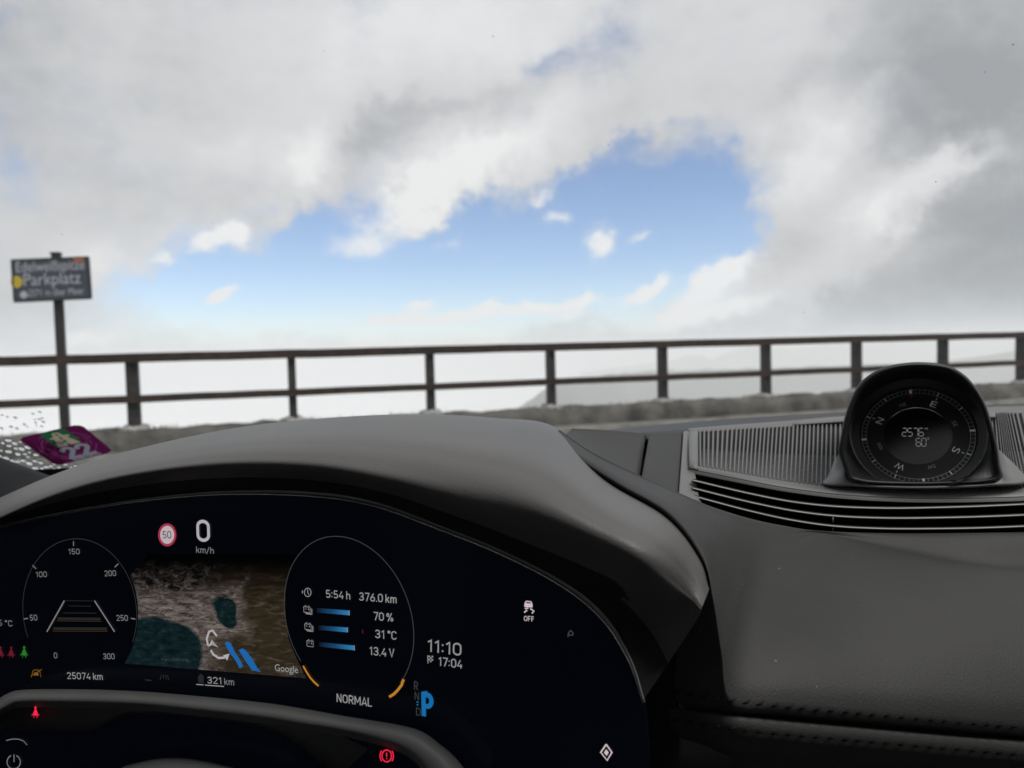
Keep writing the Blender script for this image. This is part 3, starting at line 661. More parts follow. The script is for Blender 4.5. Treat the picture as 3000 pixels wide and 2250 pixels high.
# frame of the grille: far strip, near band and left end lie proud of the dark mesh
loft('grille_band', [[G(u, .90, .0005) for u in us]] + [[G(u, v, .0016) for u in us] for v in (.92, .95, .98)] + [[G(u, 1.0, -.0005) for u in us], [G(u, 1.005, -.003) for u in us]], M['plastic'], gr, nu=0)
loft('grille_edge', [[G(u, v, .0018) for u in us] for v in (-.03, .05)], M['plastic'], gr, nu=0, thick=.004)
loft('grille_edge', [[G(0 + k, v, .0018) for k in (.0, .13, .26)] for v in (0, .2, .4, .6, .8, 1.0)], M['plastic'], gr, nu=0, thick=.002)
nb_ = 80
V, fs = [], []
for k in range(nb_):
    u = .30 + (6.6 - .30) * k / nb_
    w_ = .0175
    rr = [[G(u - w_, v, .0014), G(u - w_ * .5, v, .0024), G(u + w_ * .5, v, .0024), G(u + w_, v, .0014)] for v in (.04, .2, .4, .6, .8, .93)]
    loft('grille_bar', rr, M['plastic'], gr, nu=0)
    for j in range(22):                       # ladder rungs, wider towards the driver, leave round-ended holes
        v = .50 + .42 * j / 22; hw = .0015 + .0042 * (j / 22) ** 1.2
        i = len(V); u2 = u + (6.3 / nb_) - w_
        V += [G(u + w_, v - hw, .0012), G(u2, v - hw, .0012), G(u2, v + hw, .0012), G(u + w_, v + hw, .0012)]; fs.append((i, i + 1, i + 2, i + 3))
tag(mesh('grille_mesh', V, fs, M['plastic'], gr, False), kind='stuff')
# raised sensor covers on the far edge
for (x0, x1, y0, y1) in ((2326, 2520, 1229, 1216), (2840, 2922, 1203, 1207)):
    loft('sensor_cover', [WP([(x0 - 4, y0 + 16, .84), (x0 + 60 * (x1 - x0) / 200, y0 + 12, .84), (x1, y1 + 16, .84)]), WP([(x0, y0 + 2, .83), ((x0 + x1) / 2, (y0 + y1) / 2, .83), (x1 - 8, y1 + 1, .83)]), WP([(x0, y0 + 12, .80), ((x0 + x1) / 2, (y0 + y1) / 2 + 12, .80), (x1 - 4, y1 + 12, .80)]), WP([(x0 - 4, y0 + 22, .80), ((x0 + x1) / 2, (y0 + y1) / 2 + 22, .80), (x1, y1 + 22, .80)])], M['plastic'], dash, 4, 3, thick=.003)
# dark tray between the deck and the glass, and support under the panels
loft('defroster_tray', [WP([(1560, 1290, .9), (1790, 1259, .93), (2100, 1230, .95), (2400, 1211, .96), (2700, 1195, .97), (3400, 1166, 1.0)]), WP([(1560, 1320, .72), (1790, 1292, .74), (2100, 1280, .78), (2400, 1258, .81), (2700, 1240, .82), (3400, 1215, .88)])], M['dark'], dash, 4, 2, thick=.004)
loft('support', [WP([(1560, 1300, .78), (1900, 1290, .82), (2300, 1275, .86), (3400, 1230, .93)]), WP([(1600, 1330, .66), (1900, 1430, .64), (2100, 1480, .66), (3400, 1470, .70)]), WP([(1700, 1420, .60), (1900, 1500, .60), (2200, 1560, .66), (3400, 1560, .68)])], M['darkmatte'], dash, 4, 3, thick=.004)
# air vent under the grille
vent = [(2030, 1392, 1470), (2150, 1415, 1506), (2300, 1440, 1541), (2400, 1450, 1555), (2550, 1458, 1562), (2700, 1462, 1564), (2900, 1460, 1562), (3050, 1455, 1560), (3450, 1436, 1546)]
vt = loft('air_vent', [[W(x, a, .68) for x, a, b in vent], [W(x, (a + b) / 2, .685) for x, a, b in vent], [W(x, b + 10, .66) for x, a, b in vent]], M['darkmatte'], dash, 4, 3, thick=.003)
SLY = [[(2030, 1405), (2100, 1422), (2200, 1445), (2320, 1468), (2450, 1482), (2600, 1487), (2750, 1485), (2900, 1480), (3100, 1470), (3450, 1450)],
       [(2030, 1428), (2100, 1446), (2200, 1470), (2320, 1494), (2450, 1510), (2600, 1516), (2750, 1515), (2900, 1511), (3100, 1502), (3450, 1482)],
       [(2034, 1452), (2100, 1470), (2200, 1496), (2320, 1522), (2450, 1540), (2600, 1547), (2750, 1547), (2900, 1544), (3100, 1535), (3450, 1516)]]
for k, sl in enumerate(SLY):
    d0 = .617 - k * .009
    loft('slat', [[W(x, y + 1.5, d0 + .045) for x, y in sl], [W(x, y - 2.6, d0 + .004) for x, y in sl], [W(x, y - 2.0, d0 + .0008) for x, y in sl], [W(x, y + 2.2, d0) for x, y in sl], [W(x, y + 4.5, d0 + .003) for x, y in sl], [W(x, y + 6, d0 + .04) for x, y in sl]], M['slat'], vt, 5, 2)
for a, b in (((2440, 1516), (2441, 1530)), ((2440, 1546), (2441, 1556))): tube('guide_pin', [W(*a, .60), W(*b, .60)], .0006, M['plastic'], vt, 5)
# lower cover before the display: arched grey lip
UP_ = [(-120, 2140), (-20, 2060), (20, 2033), (67, 2021), (205, 2019), (360, 2023), (512, 2033), (768, 2058), (900, 2078), (1005, 2097), (1159, 2122), (1235, 2143), (1287, 2179), (1338, 2225), (1400, 2310)]
LO_ = [(-120, 2185), (-20, 2100), (25, 2070), (72, 2059), (256, 2061), (400, 2066), (520, 2077), (770, 2106), (880, 2124), (954, 2134), (1056, 2155), (1159, 2185), (1210, 2215), (1241, 2250), (1290, 2330)]
cov_ = loft('column_cover', [[S(x, y + 14, .006) for x, y in UP_], [S(x, y, .012) for x, y in UP_], [S(x + (a - x) * .35, y + (b - y) * .35, .024) for (x, y), (a, b) in zip(UP_, LO_)], [S(x + (a - x) * .85, y + (b - y) * .85, .027) for (x, y), (a, b) in zip(UP_, LO_)], [S(a, b, .023) for a, b in LO_], [S(a, b + 14, .008) for a, b in LO_]], M['shroud'], dash, 6, 5)
INN = [c1(*p) for p in ((-200, 1470), (0, 1424), (350, 1432), (520, 1437), (620, 1392), (720, 1347), (900, 1340), (1100, 1345), (1400, 1392), (1600, 1450), (1750, 1540), (1950, 1700))]
OUT = [(-120, 2190), (0, 2090), (180, 2064), (266, 2066), (320, 2068), (380, 2070), (460, 2076), (560, 2084), (720, 2104), (850, 2124), (950, 2140), (1080, 2200)]
loft('column_recess', [[S(x, y - 6, .004) for x, y in OUT], [S(x, y, .007) for x, y in INN], [S(x, y + 10, .001) for x, y in INN]], M['trimgrey'], cov_, 5, 3).data.materials[0] = mat('recess_dark', (.022, .022, .024), .6)
hub = [c1(*p) for p in ((620, 1720), (700, 1655), (800, 1625), (900, 1605), (1000, 1600), (1100, 1606), (1250, 1635), (1400, 1680), (1480, 1740))]
loft('wheel_hub', [[S(x, y, .010) for x, y in hub], [S(x, y + 10, .016) for x, y in hub], [S(x, y + 60, .024) for x, y in hub], [S(x, y + 150, .024) for x, y in hub]], M['shroud'], dash, 4, 4)

# ================================================================== INSTRUMENT DISPLAY
disp = thing('instrument_display', 'curved black digital instrument display with map and gauges under the hood', 'display')
edge = [(x, y) for x, y in trim] + [(1900, 2200), (1900, 2400)]
fanc = (700, 1900)
outer = cr([Vector((x, y, 0)) for x, y in edge], 6)
pts = [S(p.x, p.y, 0) for p in outer] + [S(-250, 2420), S(-250, 1700)]
V = pts + [p - SN * .006 for p in pts]; n_ = len(pts)
o = mesh('glass', V, [tuple(range(n_))[::-1], tuple(range(n_, 2 * n_))] + [(i, (i + 1) % n_, n_ + (i + 1) % n_, n_ + i) for i in range(n_)], M['screen'], disp, False)
bm = bmesh.new(); bm.from_mesh(o.data); bmesh.ops.recalc_face_normals(bm, faces=bm.faces); bm.to_mesh(o.data); bm.free()
loft('trim_strip', [[S(x, y + 2.0, .0072) for x, y in trim], [S(x, y - 2.0, .0072 - .00016) for i_, (x, y) in enumerate(trim)]], M['chrome'], disp, 8, 1, thick=.0008)
loft('trim_band', [[S(x, y - 3, .0035) for x, y in trim], [S(x + dx, y - dy, .006) for (x, y), dx, dy in zip(trim, [0] * 5 + [2, 5, 8, 10, 11, 9, 5, 2], [2, 2, 2, 3, 6, 10, 14, 17, 18, 15, 9, 3, 1])]], M['trimgrey'], disp, 8, 2, thick=.001)
EO = .0008
def T(name, body, a, b, h, m, cf_=c2, off=EO, parent=None, wt=.12):
    pa, pb = cf_(*a), cf_(*b)
    A_, B_ = S(*pa, off), S(*pb, off)
    hh = (S(pa[0], pa[1] - h * .5123, off) - A_).length
    e = (B_ - A_).normalized(); uv_ = (SV - e * SV.dot(e)).normalized()
    if all(ch in GL for ch in body): return din(name, body, A_, B_, uv_, hh, m, parent or disp, wt)
    return text3(name, body, A_, B_, uv_, hh, m, parent or disp)
def ST(name, pts, w, m, cf_=c2, closed=False, off=EO, parent=None):     # a flat stroke on the display
    P = [S(*cf_(*p), off) for p in pts]
    ww = w * .5123 / F * .5 / 2
    V, fs = [], []; k = len(P)
    for i in range(k):
        a = P[(i - 1) % k] if (closed or i > 0) else P[i]; b = P[(i + 1) % k] if (closed or i < k - 1) else P[i]
        t = (b - a).normalized(); n = SN.cross(t).normalized()
        V += [P[i] - n * ww, P[i] + n * ww]
    for i in range(k if closed else k - 1):
        j = (i + 1) % k; fs.append((2 * i, 2 * j, 2 * j + 1, 2 * i + 1))
    return mesh(name, V, fs, m, parent or disp, False)
def FI(name, pts, m, cf_=c2, off=EO, parent=None): return poly(name, [S(*cf_(*p), off) for p in pts], m, parent or disp)
def ell(cx_, cy_, a, b, k=0, t0=0, t1=360, n=48): return [(cx_ + a * math.cos(R(t0 + (t1 - t0) * i / n)), cy_ + k * math.cos(R(t0 + (t1 - t0) * i / n)) - b * math.sin(R(t0 + (t1 - t0) * i / n))) for i in range(n + (0 if abs(t1 - t0) == 360 else 1))]
def multi(name, strokes, w, m, cf_=c2, polys=(), off=EO, parent=None):   # several strokes and fills as one icon
    obs = [ST('s', s, w, m, cf_, off=off) for s in strokes] + [FI('f', p, m, cf_, off=off) for p in polys]
    V, fs = [], []
    for o in obs:
        b = len(V); V += [v.co.copy() for v in o.data.vertices]; fs += [tuple(b + i for i in p.vertices) for p in o.data.polygons]
        me = o.data; bpy.data.objects.remove(o); bpy.data.meshes.remove(me)
    return mesh(name, V, fs, m, parent or disp, False)

# moving map between the dials
mp_l = [(850, 440), (790, 500), (745, 560), (775, 640), (788, 720), (790, 800), (782, 880), (762, 960), (735, 1020), (712, 1062)]
mp_r = [(1700, 440), (1690, 470), (1662, 520), (1645, 580), (1634, 650), (1630, 720), (1634, 810), (1650, 920), (1690, 1020), (1752, 1146)]
rowsm = []
for a, b in zip(mp_l, mp_r): rowsm.append([(a[0] + (b[0] - a[0]) * i / 20, a[1] + (b[1] - a[1]) * i / 20) for i in range(21)])
V = [S(*c1(*p), .0004) for r_ in rowsm for p in r_]; uvs = [((p[0] - 700) / 1000, (p[1] - 400) / 1000) for r_ in rowsm for p in r_]
fs = [(j * 21 + i, (j + 1) * 21 + i, (j + 1) * 21 + i + 1, j * 21 + i + 1) for j in range(9) for i in range(20)]
mm, N, L, P = new_mat('map_image')
mo = mesh('map', V, fs, mm, disp, False)
uvl = mo.data.uv_layers.new(name='UVMap')
for lp in mo.data.loops: uvl.data[lp.index].uv = uvs[lp.vertex_index]
P.inputs['Base Color'].default_value = (.004, .004, .005, 1); P.inputs['Roughness'].default_value = .2; P.inputs['Specular IOR Level'].default_value = .25
uvn = N.new('ShaderNodeUVMap')
def nmath(op, a, b=None, c=None, cl=False):
    n = N.new('ShaderNodeMath'); n.operation = op; n.use_clamp = cl
    for i, v in enumerate((a, b, c)):
        if v is None: continue
        if isinstance(v, (int, float)): n.inputs[i].default_value = v
        else: L.new(v, n.inputs[i])
    return n.outputs[0]
wz = N.new('ShaderNodeTexNoise'); wz.inputs['Scale'].default_value = 7; wz.inputs['Detail'].default_value = 6; L.new(uvn.outputs[0], wz.inputs['Vector'])
wa = N.new('ShaderNodeVectorMath'); wa.operation = 'MULTIPLY_ADD'; L.new(wz.outputs['Color'], wa.inputs[0]); wa.inputs[1].default_value = (.22, .18, 0); L.new(uvn.outputs[0], wa.inputs[2])
wb = N.new('ShaderNodeVectorMath'); wb.operation = 'SUBTRACT'; L.new(wa.outputs[0], wb.inputs[0]); wb.inputs[1].default_value = (.11, .09, 0)
wa2 = N.new('ShaderNodeVectorMath'); wa2.operation = 'MULTIPLY_ADD'; L.new(wz.outputs['Color'], wa2.inputs[0]); wa2.inputs[1].default_value = (.09, .08, 0); L.new(uvn.outputs[0], wa2.inputs[2])
ws2 = N.new('ShaderNodeVectorMath'); ws2.operation = 'SUBTRACT'; L.new(wa2.outputs[0], ws2.inputs[0]); ws2.inputs[1].default_value = (.045, .04, 0)
def mblob(x, y, rx, ry, ang=0, sharp=.15, src=None):
    m_ = N.new('ShaderNodeMapping'); m_.vector_type = 'TEXTURE'; L.new((src or wb).outputs[0], m_.inputs[0])
    m_.inputs['Location'].default_value = ((x - 700) / 1000, (y - 400) / 1000, 0); m_.inputs['Rotation'].default_value = (0, 0, R(ang)); m_.inputs['Scale'].default_value = (rx / 1000, ry / 1000, 1)
    l = N.new('ShaderNodeVectorMath'); l.operation = 'LENGTH'; L.new(m_.outputs[0], l.inputs[0])
    r_ = N.new('ShaderNodeMapRange'); L.new(l.outputs['Value'], r_.inputs[0]); r_.inputs[1].default_value = 1 + sharp; r_.inputs[2].default_value = 1 - sharp
    return r_.outputs[0]
def mramp(fac, stops):
    r_ = N.new('ShaderNodeValToRGB'); L.new(fac, r_.inputs[0]); e_ = r_.color_ramp.elements
    e_[0].position, e_[0].color = stops[0][0], (*stops[0][1], 1); e_[1].position, e_[1].color = stops[-1][0], (*stops[-1][1], 1)
    for p_, c_ in stops[1:-1]: q = e_.new(p_); q.color = (*c_, 1)
    return r_.outputs[0]
def mnoise(sc_, det, st_=(1, 1, 1), rot=0, rough=.6, dist=0):
    m_ = N.new('ShaderNodeMapping'); L.new(uvn.outputs[0], m_.inputs[0]); m_.inputs['Scale'].default_value = st_; m_.inputs['Rotation'].default_value = (0, 0, R(rot))
    n = N.new('ShaderNodeTexNoise'); L.new(m_.outputs[0], n.inputs['Vector']); n.inputs['Scale'].default_value = sc_; n.inputs['Detail'].default_value = det; n.inputs['Roughness'].default_value = rough; n.inputs['Distortion'].default_value = dist
    return n.outputs[0]
def mmix(f_, a, b):
    x = N.new('ShaderNodeMix'); x.data_type = 'RGBA'; L.new(f_, x.inputs[0]); L.new(a, x.inputs[6]); L.new(b, x.inputs[7]); return x.outputs[2]
rock = mramp(mnoise(17, 10, (1, 1.5, 1), 28, .74, 1.2), [(.40, (.006, .006, .007)), (.5, (.045, .037, .034)), (.62, (.26, .21, .19))])
brown = mramp(mnoise(10, 10, (1, 3.4, 1), -26, .72, .8), [(.38, (.022, .016, .009)), (.54, (.042, .031, .017)), (.7, (.12, .098, .075))])
teal = mramp(mnoise(16, 10, (1, 2, 1), 15, .75), [(.4, (.002, .008, .010)), (.58, (.008, .023, .025)), (.72, (.05, .055, .05))])
pale = mramp(mnoise(13, 10, (1, 3.4, 1), 12, .72, .9), [(.38, (.03, .025, .022)), (.5, (.13, .105, .095)), (.64, (.30, .25, .23))])
c_ = mmix(mblob(1480, 800, 330, 420, 0, .12), rock, brown)
c_ = mmix(mblob(1000, 760, 300, 70, 14, .5), c_, pale)
c_ = mmix(mblob(1170, 690, 170, 70, -10, .5), c_, pale)
c_ = mmix(mblob(1330, 650, 130, 14, -45, .5), c_, pale)
c_ = mmix(mblob(1285, 775, 75, 95, -25, .12), c_, teal)
c_ = mmix(mblob(900, 990, 330, 205, 0, .25), c_, pale)
c_ = mmix(mblob(1290, 780, 110, 130, -25, .3), c_, pale)
c_ = mmix(mblob(1290, 770, 60, 100, -32, .1, ws2), c_, teal)
c_ = mmix(mblob(900, 1000, 270, 195, 8, .05, ws2), c_, teal)
sepv = N.new('ShaderNodeSeparateXYZ'); L.new(uvn.outputs[0], sepv.inputs[0])
fd = N.new('ShaderNodeMapRange'); fd.interpolation_type = 'SMOOTHSTEP'; L.new(sepv.outputs[1], fd.inputs[0]); fd.inputs[1].default_value = .05; fd.inputs[2].default_value = .40
fm = N.new('ShaderNodeMix'); fm.data_type = 'RGBA'; fm.blend_type = 'MULTIPLY'; fm.inputs[0].default_value = 1; L.new(c_, fm.inputs[6]); L.new(fd.outputs[0], fm.inputs[7])
L.new(fm.outputs[2], P.inputs['Emission Color']); P.inputs['Emission Strength'].default_value = .78
# route, position arrow, manoeuvre arrow, credits
for pl in (((1285, 945), (1300, 935), (1320, 945), (1345, 1000), (1372, 1040), (1390, 1075), (1372, 1090), (1345, 1040), (1310, 995)), ((1365, 985), (1385, 975), (1405, 985), (1445, 1040), (1470, 1085), (1492, 1110), (1440, 1100), (1400, 1040))):
    FI('route', pl, M['t_route'], c1, EO * 1.1)
ST('manoeuvre_arrow', [(1190, 960), (1182, 920), (1195, 880), (1215, 872), (1240, 905)], 14, M['t_big'], c1, off=EO * 1.3)
multi('manoeuvre_arrow', [[(1205, 985), (1220, 1010), (1250, 1030), (1285, 1028)]], 14, M['t_big'], c1, polys=[[(1275, 1015), (1312, 1005), (1300, 1045)]], off=EO * 1.3)
FI('position_arrow', [(1212, 925), (1190, 968), (1212, 955)], M['t_big'], c1, EO * 1.4); FI('position_arrow', [(1212, 925), (1212, 955), (1250, 972)], M['t_white'], c1, EO * 1.4)
T('map_credit', 'Google', (1572, 1103), (1705, 1117), 38, M['t_white'], c1)
T('map_credit', 'Imagery ©2023 CNES', (922, 1043), (1080, 1050), 15, M['t_lowgrey'], c1)

# speed and trip dials
ST('gauge_ring', ell(456, 762, 326, 413, 25, -22, 205), 3.5, M['t_faint'], c1); ST('gauge_ring', ell(434, 810, 371, 466, 98, -38, 222), 4, M['t_lowgrey'], c2)
for t, a, b, h in (('150', (391, 437), (457, 437), 32), ('100', (205, 569), (270, 567), 32), ('200', (598, 563), (665, 561), 33), ('50', (172, 817), (215, 815), 33), ('250', (666, 817), (733, 818), 33), ('0', (309, 1032), (329, 1032), 33), ('300', (590, 1037), (657, 1037), 33)):
    T('gauge_number', t, a, b, h, M['t_dim'], c1)
for a, b in (((420, 362), (420, 390)), ((186, 500), (206, 520)), ((676, 491), (656, 511)), ((135, 807), (160, 804)), ((774, 808), (749, 803))): ST('tick', [a, b], 6, M['t_dim'], c1)
for a, b in (((268, 880), (368, 702)), ((655, 880), (540, 702))): ST('lane_line', [a, b], 9, M['t_dim'], c1)
for y, x0, x1, w in ((702, 375, 530, 4), (732, 390, 520, 4), (772, 360, 550, 5), (805, 330, 575, 16), (862, 305, 612, 18)): ST('lane_bar', [(x0, y), (x1, y + 2)], w, M['t_lane'], c1)
for y, x0, x1 in ((818, 325, 580), (876, 300, 615)): ST('lane_bar', [(x0, y), (x1, y + 2)], 4, M['t_laneo'], c1)
T('speed_reading', '0', (1122, 362), (1205, 366), 122, M['t_big'], c1, wt=.15); T('speed_unit', 'km/h', (1121, 428), (1224, 434), 36, M['t_dim'], c1)
sgn = FI('limit_sign', ell(956, 326, 52, 66), M['t_signred'], c1, EO); FI('sign_face', ell(956, 326, 40, 52), M['t_signwhite'], c1, EO * 1.3, sgn); T('sign_number', '50', (930, 346), (981, 347), 42, M['t_black'], c1, EO * 1.7, sgn)
T('odometer', '25074 km', (384, 1150), (589, 1156), 38, M['t_white'], c1)
T('range_reading', '321', (1185, 1175), (1267, 1180), 38, M['t_white'], c1); T('range_unit', 'km', (1283, 1183), (1340, 1187), 38, M['t_dim'], c1)
ST('range_line', [(1122, 1181), (1164, 1184)], 5, M['t_white'], c1); ST('range_line', [(1172, 1185), (1280, 1193)], 5, M['t_white'], c1)
FI('hand_icon', [(1135, 1170), (1132, 1135), (1150, 1118), (1165, 1135), (1165, 1172)], M['t_lane'], c1)
T('temperature_reading', '5', (-8, 846), (12, 847), 34, M['t_dim'], c1); T('temperature_unit', '°C', (28, 848), (73, 850), 34, M['t_dim'], c1)
def belt(cx_, cy_, s, m, off=EO):
    f = lambda p: [(cx_ + x * s, cy_ + y * s) for x, y in p]
    multi('belt_lamp', [f([(-14, 12), (14, 22)]), f([(-24, 14), (24, 14)]), f([(-10, 14), (-8, 32)]), f([(10, 14), (8, 32)])], 4 * s, m, c1, polys=[f([(-5, -20), (-7, -30), (0, -38), (6, -30), (5, -20)]), f([(-5, -18), (5, -18), (17, 12), (-17, 12)])], off=off)
belt(3, 1000, 1, M['t_red']); belt(64, 1000, 1, M['t_red']); belt(138, 998, 1, M['t_green'])
multi('lane_assist_icon', [[(178, 1140), (190, 1100)], [(235, 1140), (226, 1100)], [(178, 1132), (240, 1095)], [(185, 1112), (195, 1098), (218, 1098), (230, 1112)]], 4, M['t_brown'], c1, polys=[[(192, 1130), (196, 1112), (216, 1112), (222, 1130)]])
multi('menu_icon', [[(915, 1155), (925, 1125)], [(965, 1158), (958, 1128)], [(935, 1150), (935, 1130), (950, 1130), (950, 1152)]], 3, M['t_faint'], c1); multi('menu_icon', [[(830, 1155), (865, 1158)]], 4, M['t_faint'], c1)
# trip data
for nm, t, a, b, h in (('trip_time', '5:54 h', (302, 685), (442, 696), 45), ('trip_distance', '376.0 km', (491, 701), (707, 718), 47), ('charge_reading', '70 %', (573, 813), (688, 823), 47), ('battery_temperature', '31 °C', (582, 915), (708, 927), 48), ('voltage_reading', '13.4 V', (550, 1012), (695, 1027), 48), ('drive_mode', 'NORMAL', (363, 1281), (568, 1310), 48)): T(nm, t, a, b, h, M['t_white'])
multi('clock_icon', [ell(198, 655, 19, 24) + [(217, 655)], [(198, 638), (198, 657), (206, 668)]], 4, M['t_white'], polys=[[(166, 640), (172, 652), (166, 665)]])
for x, y, n in ((197, 752, 2), (203, 850, 2), (215, 947, 0)):
    s = [[(x - 22, y - 16), (x + 14, y - 12), (x + 15, y + 20), (x - 21, y + 15), (x - 22, y - 16)], [(x - 15, y - 22), (x - 8, y - 21)], [(x + 4, y - 19), (x + 10, y - 18)], [(x - 13, y - 3), (x - 7, y - 2)], [(x + 3, y - 1), (x + 9, y)], [(x + 6, y - 5), (x + 6, y + 5)]]
    for k in range(n): s.append([(x + 20 + 5 * k, y - 6 + 5 * k), (x + 21 + 5 * k, y + 25 + 5 * k), (x - 14 + 5 * k, y + 20 + 5 * k)])
    multi('battery_icon', s, 3.5, M['t_white'])
bmt, N, L, P = new_mat('bar_blue')
P.inputs['Base Color'].default_value = (.004, .004, .005, 1)
un = N.new('ShaderNodeUVMap'); sx2 = N.new('ShaderNodeSeparateXYZ'); L.new(un.outputs[0], sx2.inputs[0])
rp = N.new('ShaderNodeValToRGB'); L.new(sx2.outputs[0], rp.inputs[0]); rp.color_ramp.elements[0].color = (.002, .004, .008, 1); rp.color_ramp.elements[1].color = (.025, .19, .43, 1); q = rp.color_ramp.elements.new(.5); q.color = (.008, .06, .15, 1)
L.new(rp.outputs[0], P.inputs['Emission Color']); P.inputs['Emission Strength'].default_value = 1
for (x0, y0, x1, y1) in ((248, 757, 434, 772), (260, 857, 424, 869), (262, 952, 463, 972)):
    o = FI('level_bar', [(x0, y0 - 13), (x1, y1 - 13), (x1 + 1, y1 + 14), (x0 + 1, y0 + 13)], bmt)
    ul = o.data.uv_layers.new(name='UVMap'); vm = {0: 0, 1: 1, 2: 1, 3: 0}
    for lp in o.data.loops: ul.data[lp.index].uv = (vm[lp.vertex_index], 0)
    ST('bar_end', [(x1 + 1, y1 - 14), (x1 + 2, y1 + 15)], 4, M['t_white'], off=EO * 1.4)
ST('limit_mark', [(512, 868), (513, 891)], 5, M['t_red'])
ST('power_arc', [(172, 1075), (190, 1108), (212, 1142), (235, 1168), (260, 1190)], 11, M['t_orange'], off=EO * 1.4); ST('power_arc', [(746, 1152), (735, 1185), (712, 1215), (690, 1237), (664, 1253)], 15, M['t_orange'], off=EO * 1.4)
T('clock_reading', '11:10', (880, 992), (1078, 1019), 71, M['t_white']); T('arrival_time', '17:04', (944, 1073), (1084, 1092), 50, M['t_white'])
multi('flag_icon', [[(884, 1015), (886, 1062)]], 4, M['t_white'], polys=[[(888 + 9 * i, 1016 + 9 * j + i), (897 + 9 * i, 1017 + 9 * j + i), (897 + 9 * i, 1025 + 9 * j + i), (888 + 9 * i, 1025 + 9 * j + i)] for i in range(3) for j in range(4) if (i + j) % 2 == 0])
for t, a, b, h in (('R', (806, 1212), (830, 1215), 50), ('N', (809, 1268), (836, 1272), 45), ('D', (817, 1358), (846, 1362), 45)): T('gear_letter', t, a, b, h, M['t_faint'])
T('gear_letter', 'P', (852, 1362), (918, 1370), 133, M['t_blue'], wt=.2); multi('gear_marker', [], 3, M['t_blue'], polys=[[(818, 1285), (826, 1275), (834, 1287)], [(818, 1294), (834, 1296), (826, 1304)]])
# lamps in the glass
multi('stability_lamp', [[(1436, 770), (1452, 757), (1440, 747), (1460, 745)], [(1480, 775), (1492, 762), (1478, 752), (1470, 748)]], 7, M['t_pink'], polys=[[(1437, 738), (1438, 715), (1446, 703), (1474, 705), (1483, 718), (1484, 742)]])
multi('stability_lamp', [], 3, M['t_black'], polys=[[(1446, 716), (1450, 709), (1471, 711), (1475, 719)]], off=EO * 1.5)
T('stability_lamp', 'OFF', (1435, 818), (1494, 822), 29, M['t_pink'])
multi('auto_lamp', [[(1686, 910), (1690, 885), (1702, 872), (1714, 885), (1716, 900)], [(1692, 898), (1712, 900)]], 6, M['t_lowgrey'])
multi('diamond_lamp', [[(1905, 1524), (1874, 1570), (1910, 1616), (1938, 1570), (1905, 1524)]], 8, M['t_pink'], polys=[[(1905, 1552), (1892, 1571), (1908, 1590), (1920, 1571)]])
multi('brake_lamp', [ell(650, 1590, 27, 34) + [(677, 1590)], ell(650, 1590, 38, 46, 0, 140, 220, 12), ell(650, 1590, 38, 46, 0, -40, 40, 12), [(649, 1572), (650, 1595)], [(650, 1602), (650, 1608)]], 7, M['t_hotred'], off=.012)
belt(203, 1342, 1.0, M['t_hotred'], .012)
multi('power_icon', [ell(78, 1625, 38, 40, 0, 65, -245, 24), [(80, 1582), (80, 1625)]], 7, M['t_dim'], c1); ST('button_edge', [(35, 1502), (70, 1494), (105, 1494), (135, 1505), (155, 1528)], 5, M['t_dim'], c1)

# ================================================================== COMPASS
comp = thing('dashboard_compass', 'round black dashboard compass in a hooded housing on the speaker grille', 'compass')
def c4(x, y): return (2300 + x * .3616, 1000 + y * .3616)
CD = .665
CCx, CCy = c4(1068, 762)
CO = W(CCx, CCy, CD)
tilt = R(22)
ca = R(2.2)
E1 = (CR * math.cos(ca) + CU * math.sin(ca))
tv = (CO - EYE).normalized()
E1 = (E1 - tv * E1.dot(tv)).normalized(); e2_ = E1.cross(-tv).normalized()
if e2_.dot(up) < 0: e2_ = -e2_
E2 = (e2_ * math.cos(tilt) + tv * math.sin(tilt)).normalized()
EN = E1.cross(E2); EN = EN if EN.dot(tv) < 0 else -EN
RR = 413 * .3616 / F * CD
def DP(r_, deg, off=0.0): a = R(deg); return CO + (E1 * math.sin(a) + E2 * math.cos(a)) * (r_ * RR) + EN * off   # deg clockwise from the top
def ringm(name, r0, r1, m, parent, off0=0., off1=0., n=96, a0=0, a1=360):
    V, fs = [], []
    for i in range(n + 1):
        a = a0 + (a1 - a0) * i / n; V += [DP(r0, a, off0), DP(r1, a, off1)]
    fs = [(2 * i, 2 * i + 1, 2 * i + 3, 2 * i + 2) for i in range(n)]
    ar = (V[1] - V[0]).cross(V[2] - V[0])
    if ar.dot(EYE - V[0]) < 0: fs = [f[::-1] for f in fs]
    return mesh(name, V, fs, m, parent)
# housing: front outline, from the lower left round the top to the lower right and back along the foot
front = [c4(*p) for p in ((505, 1120), (470, 1010), (432, 890), (446, 790), (475, 640), (522, 490), (595, 352), (705, 255), (860, 192), (1080, 168), (1300, 190), (1432, 255), (1532, 352), (1612, 480), (1660, 610), (1698, 750), (1722, 855), (1740, 1000), (1750, 1110), (1600, 1148), (1350, 1160), (1100, 1166), (850, 1162), (640, 1150))]
def hd(p):     # the hood leans out over the dial at its top and stands back at the foot
    k = max(0, min(1, (p[1] - 1060) / 360)); return .615 + .012 * k
cent = c4(1080, 780)
def sc_(p, k, ky=None): return (cent[0] + (p[0] - cent[0]) * k, cent[1] + (p[1] - cent[1]) * (ky or k))
def ringpts(k, dd, ky=None): return cr([W(*sc_(p, k, ky), hd(p) + dd) for p in front + [front[0]]], 4)[:-1]
def dialring(r_, off):
    out = []
    for p in cr([Vector((a, b, 0)) for a, b in front + [front[0]]], 4)[:-1]:
        q = W(p.x, p.y, CD) - CO; a = math.degrees(math.atan2(q.dot(E1), q.dot(E2))); out.append(DP(r_, a, off))
    return out
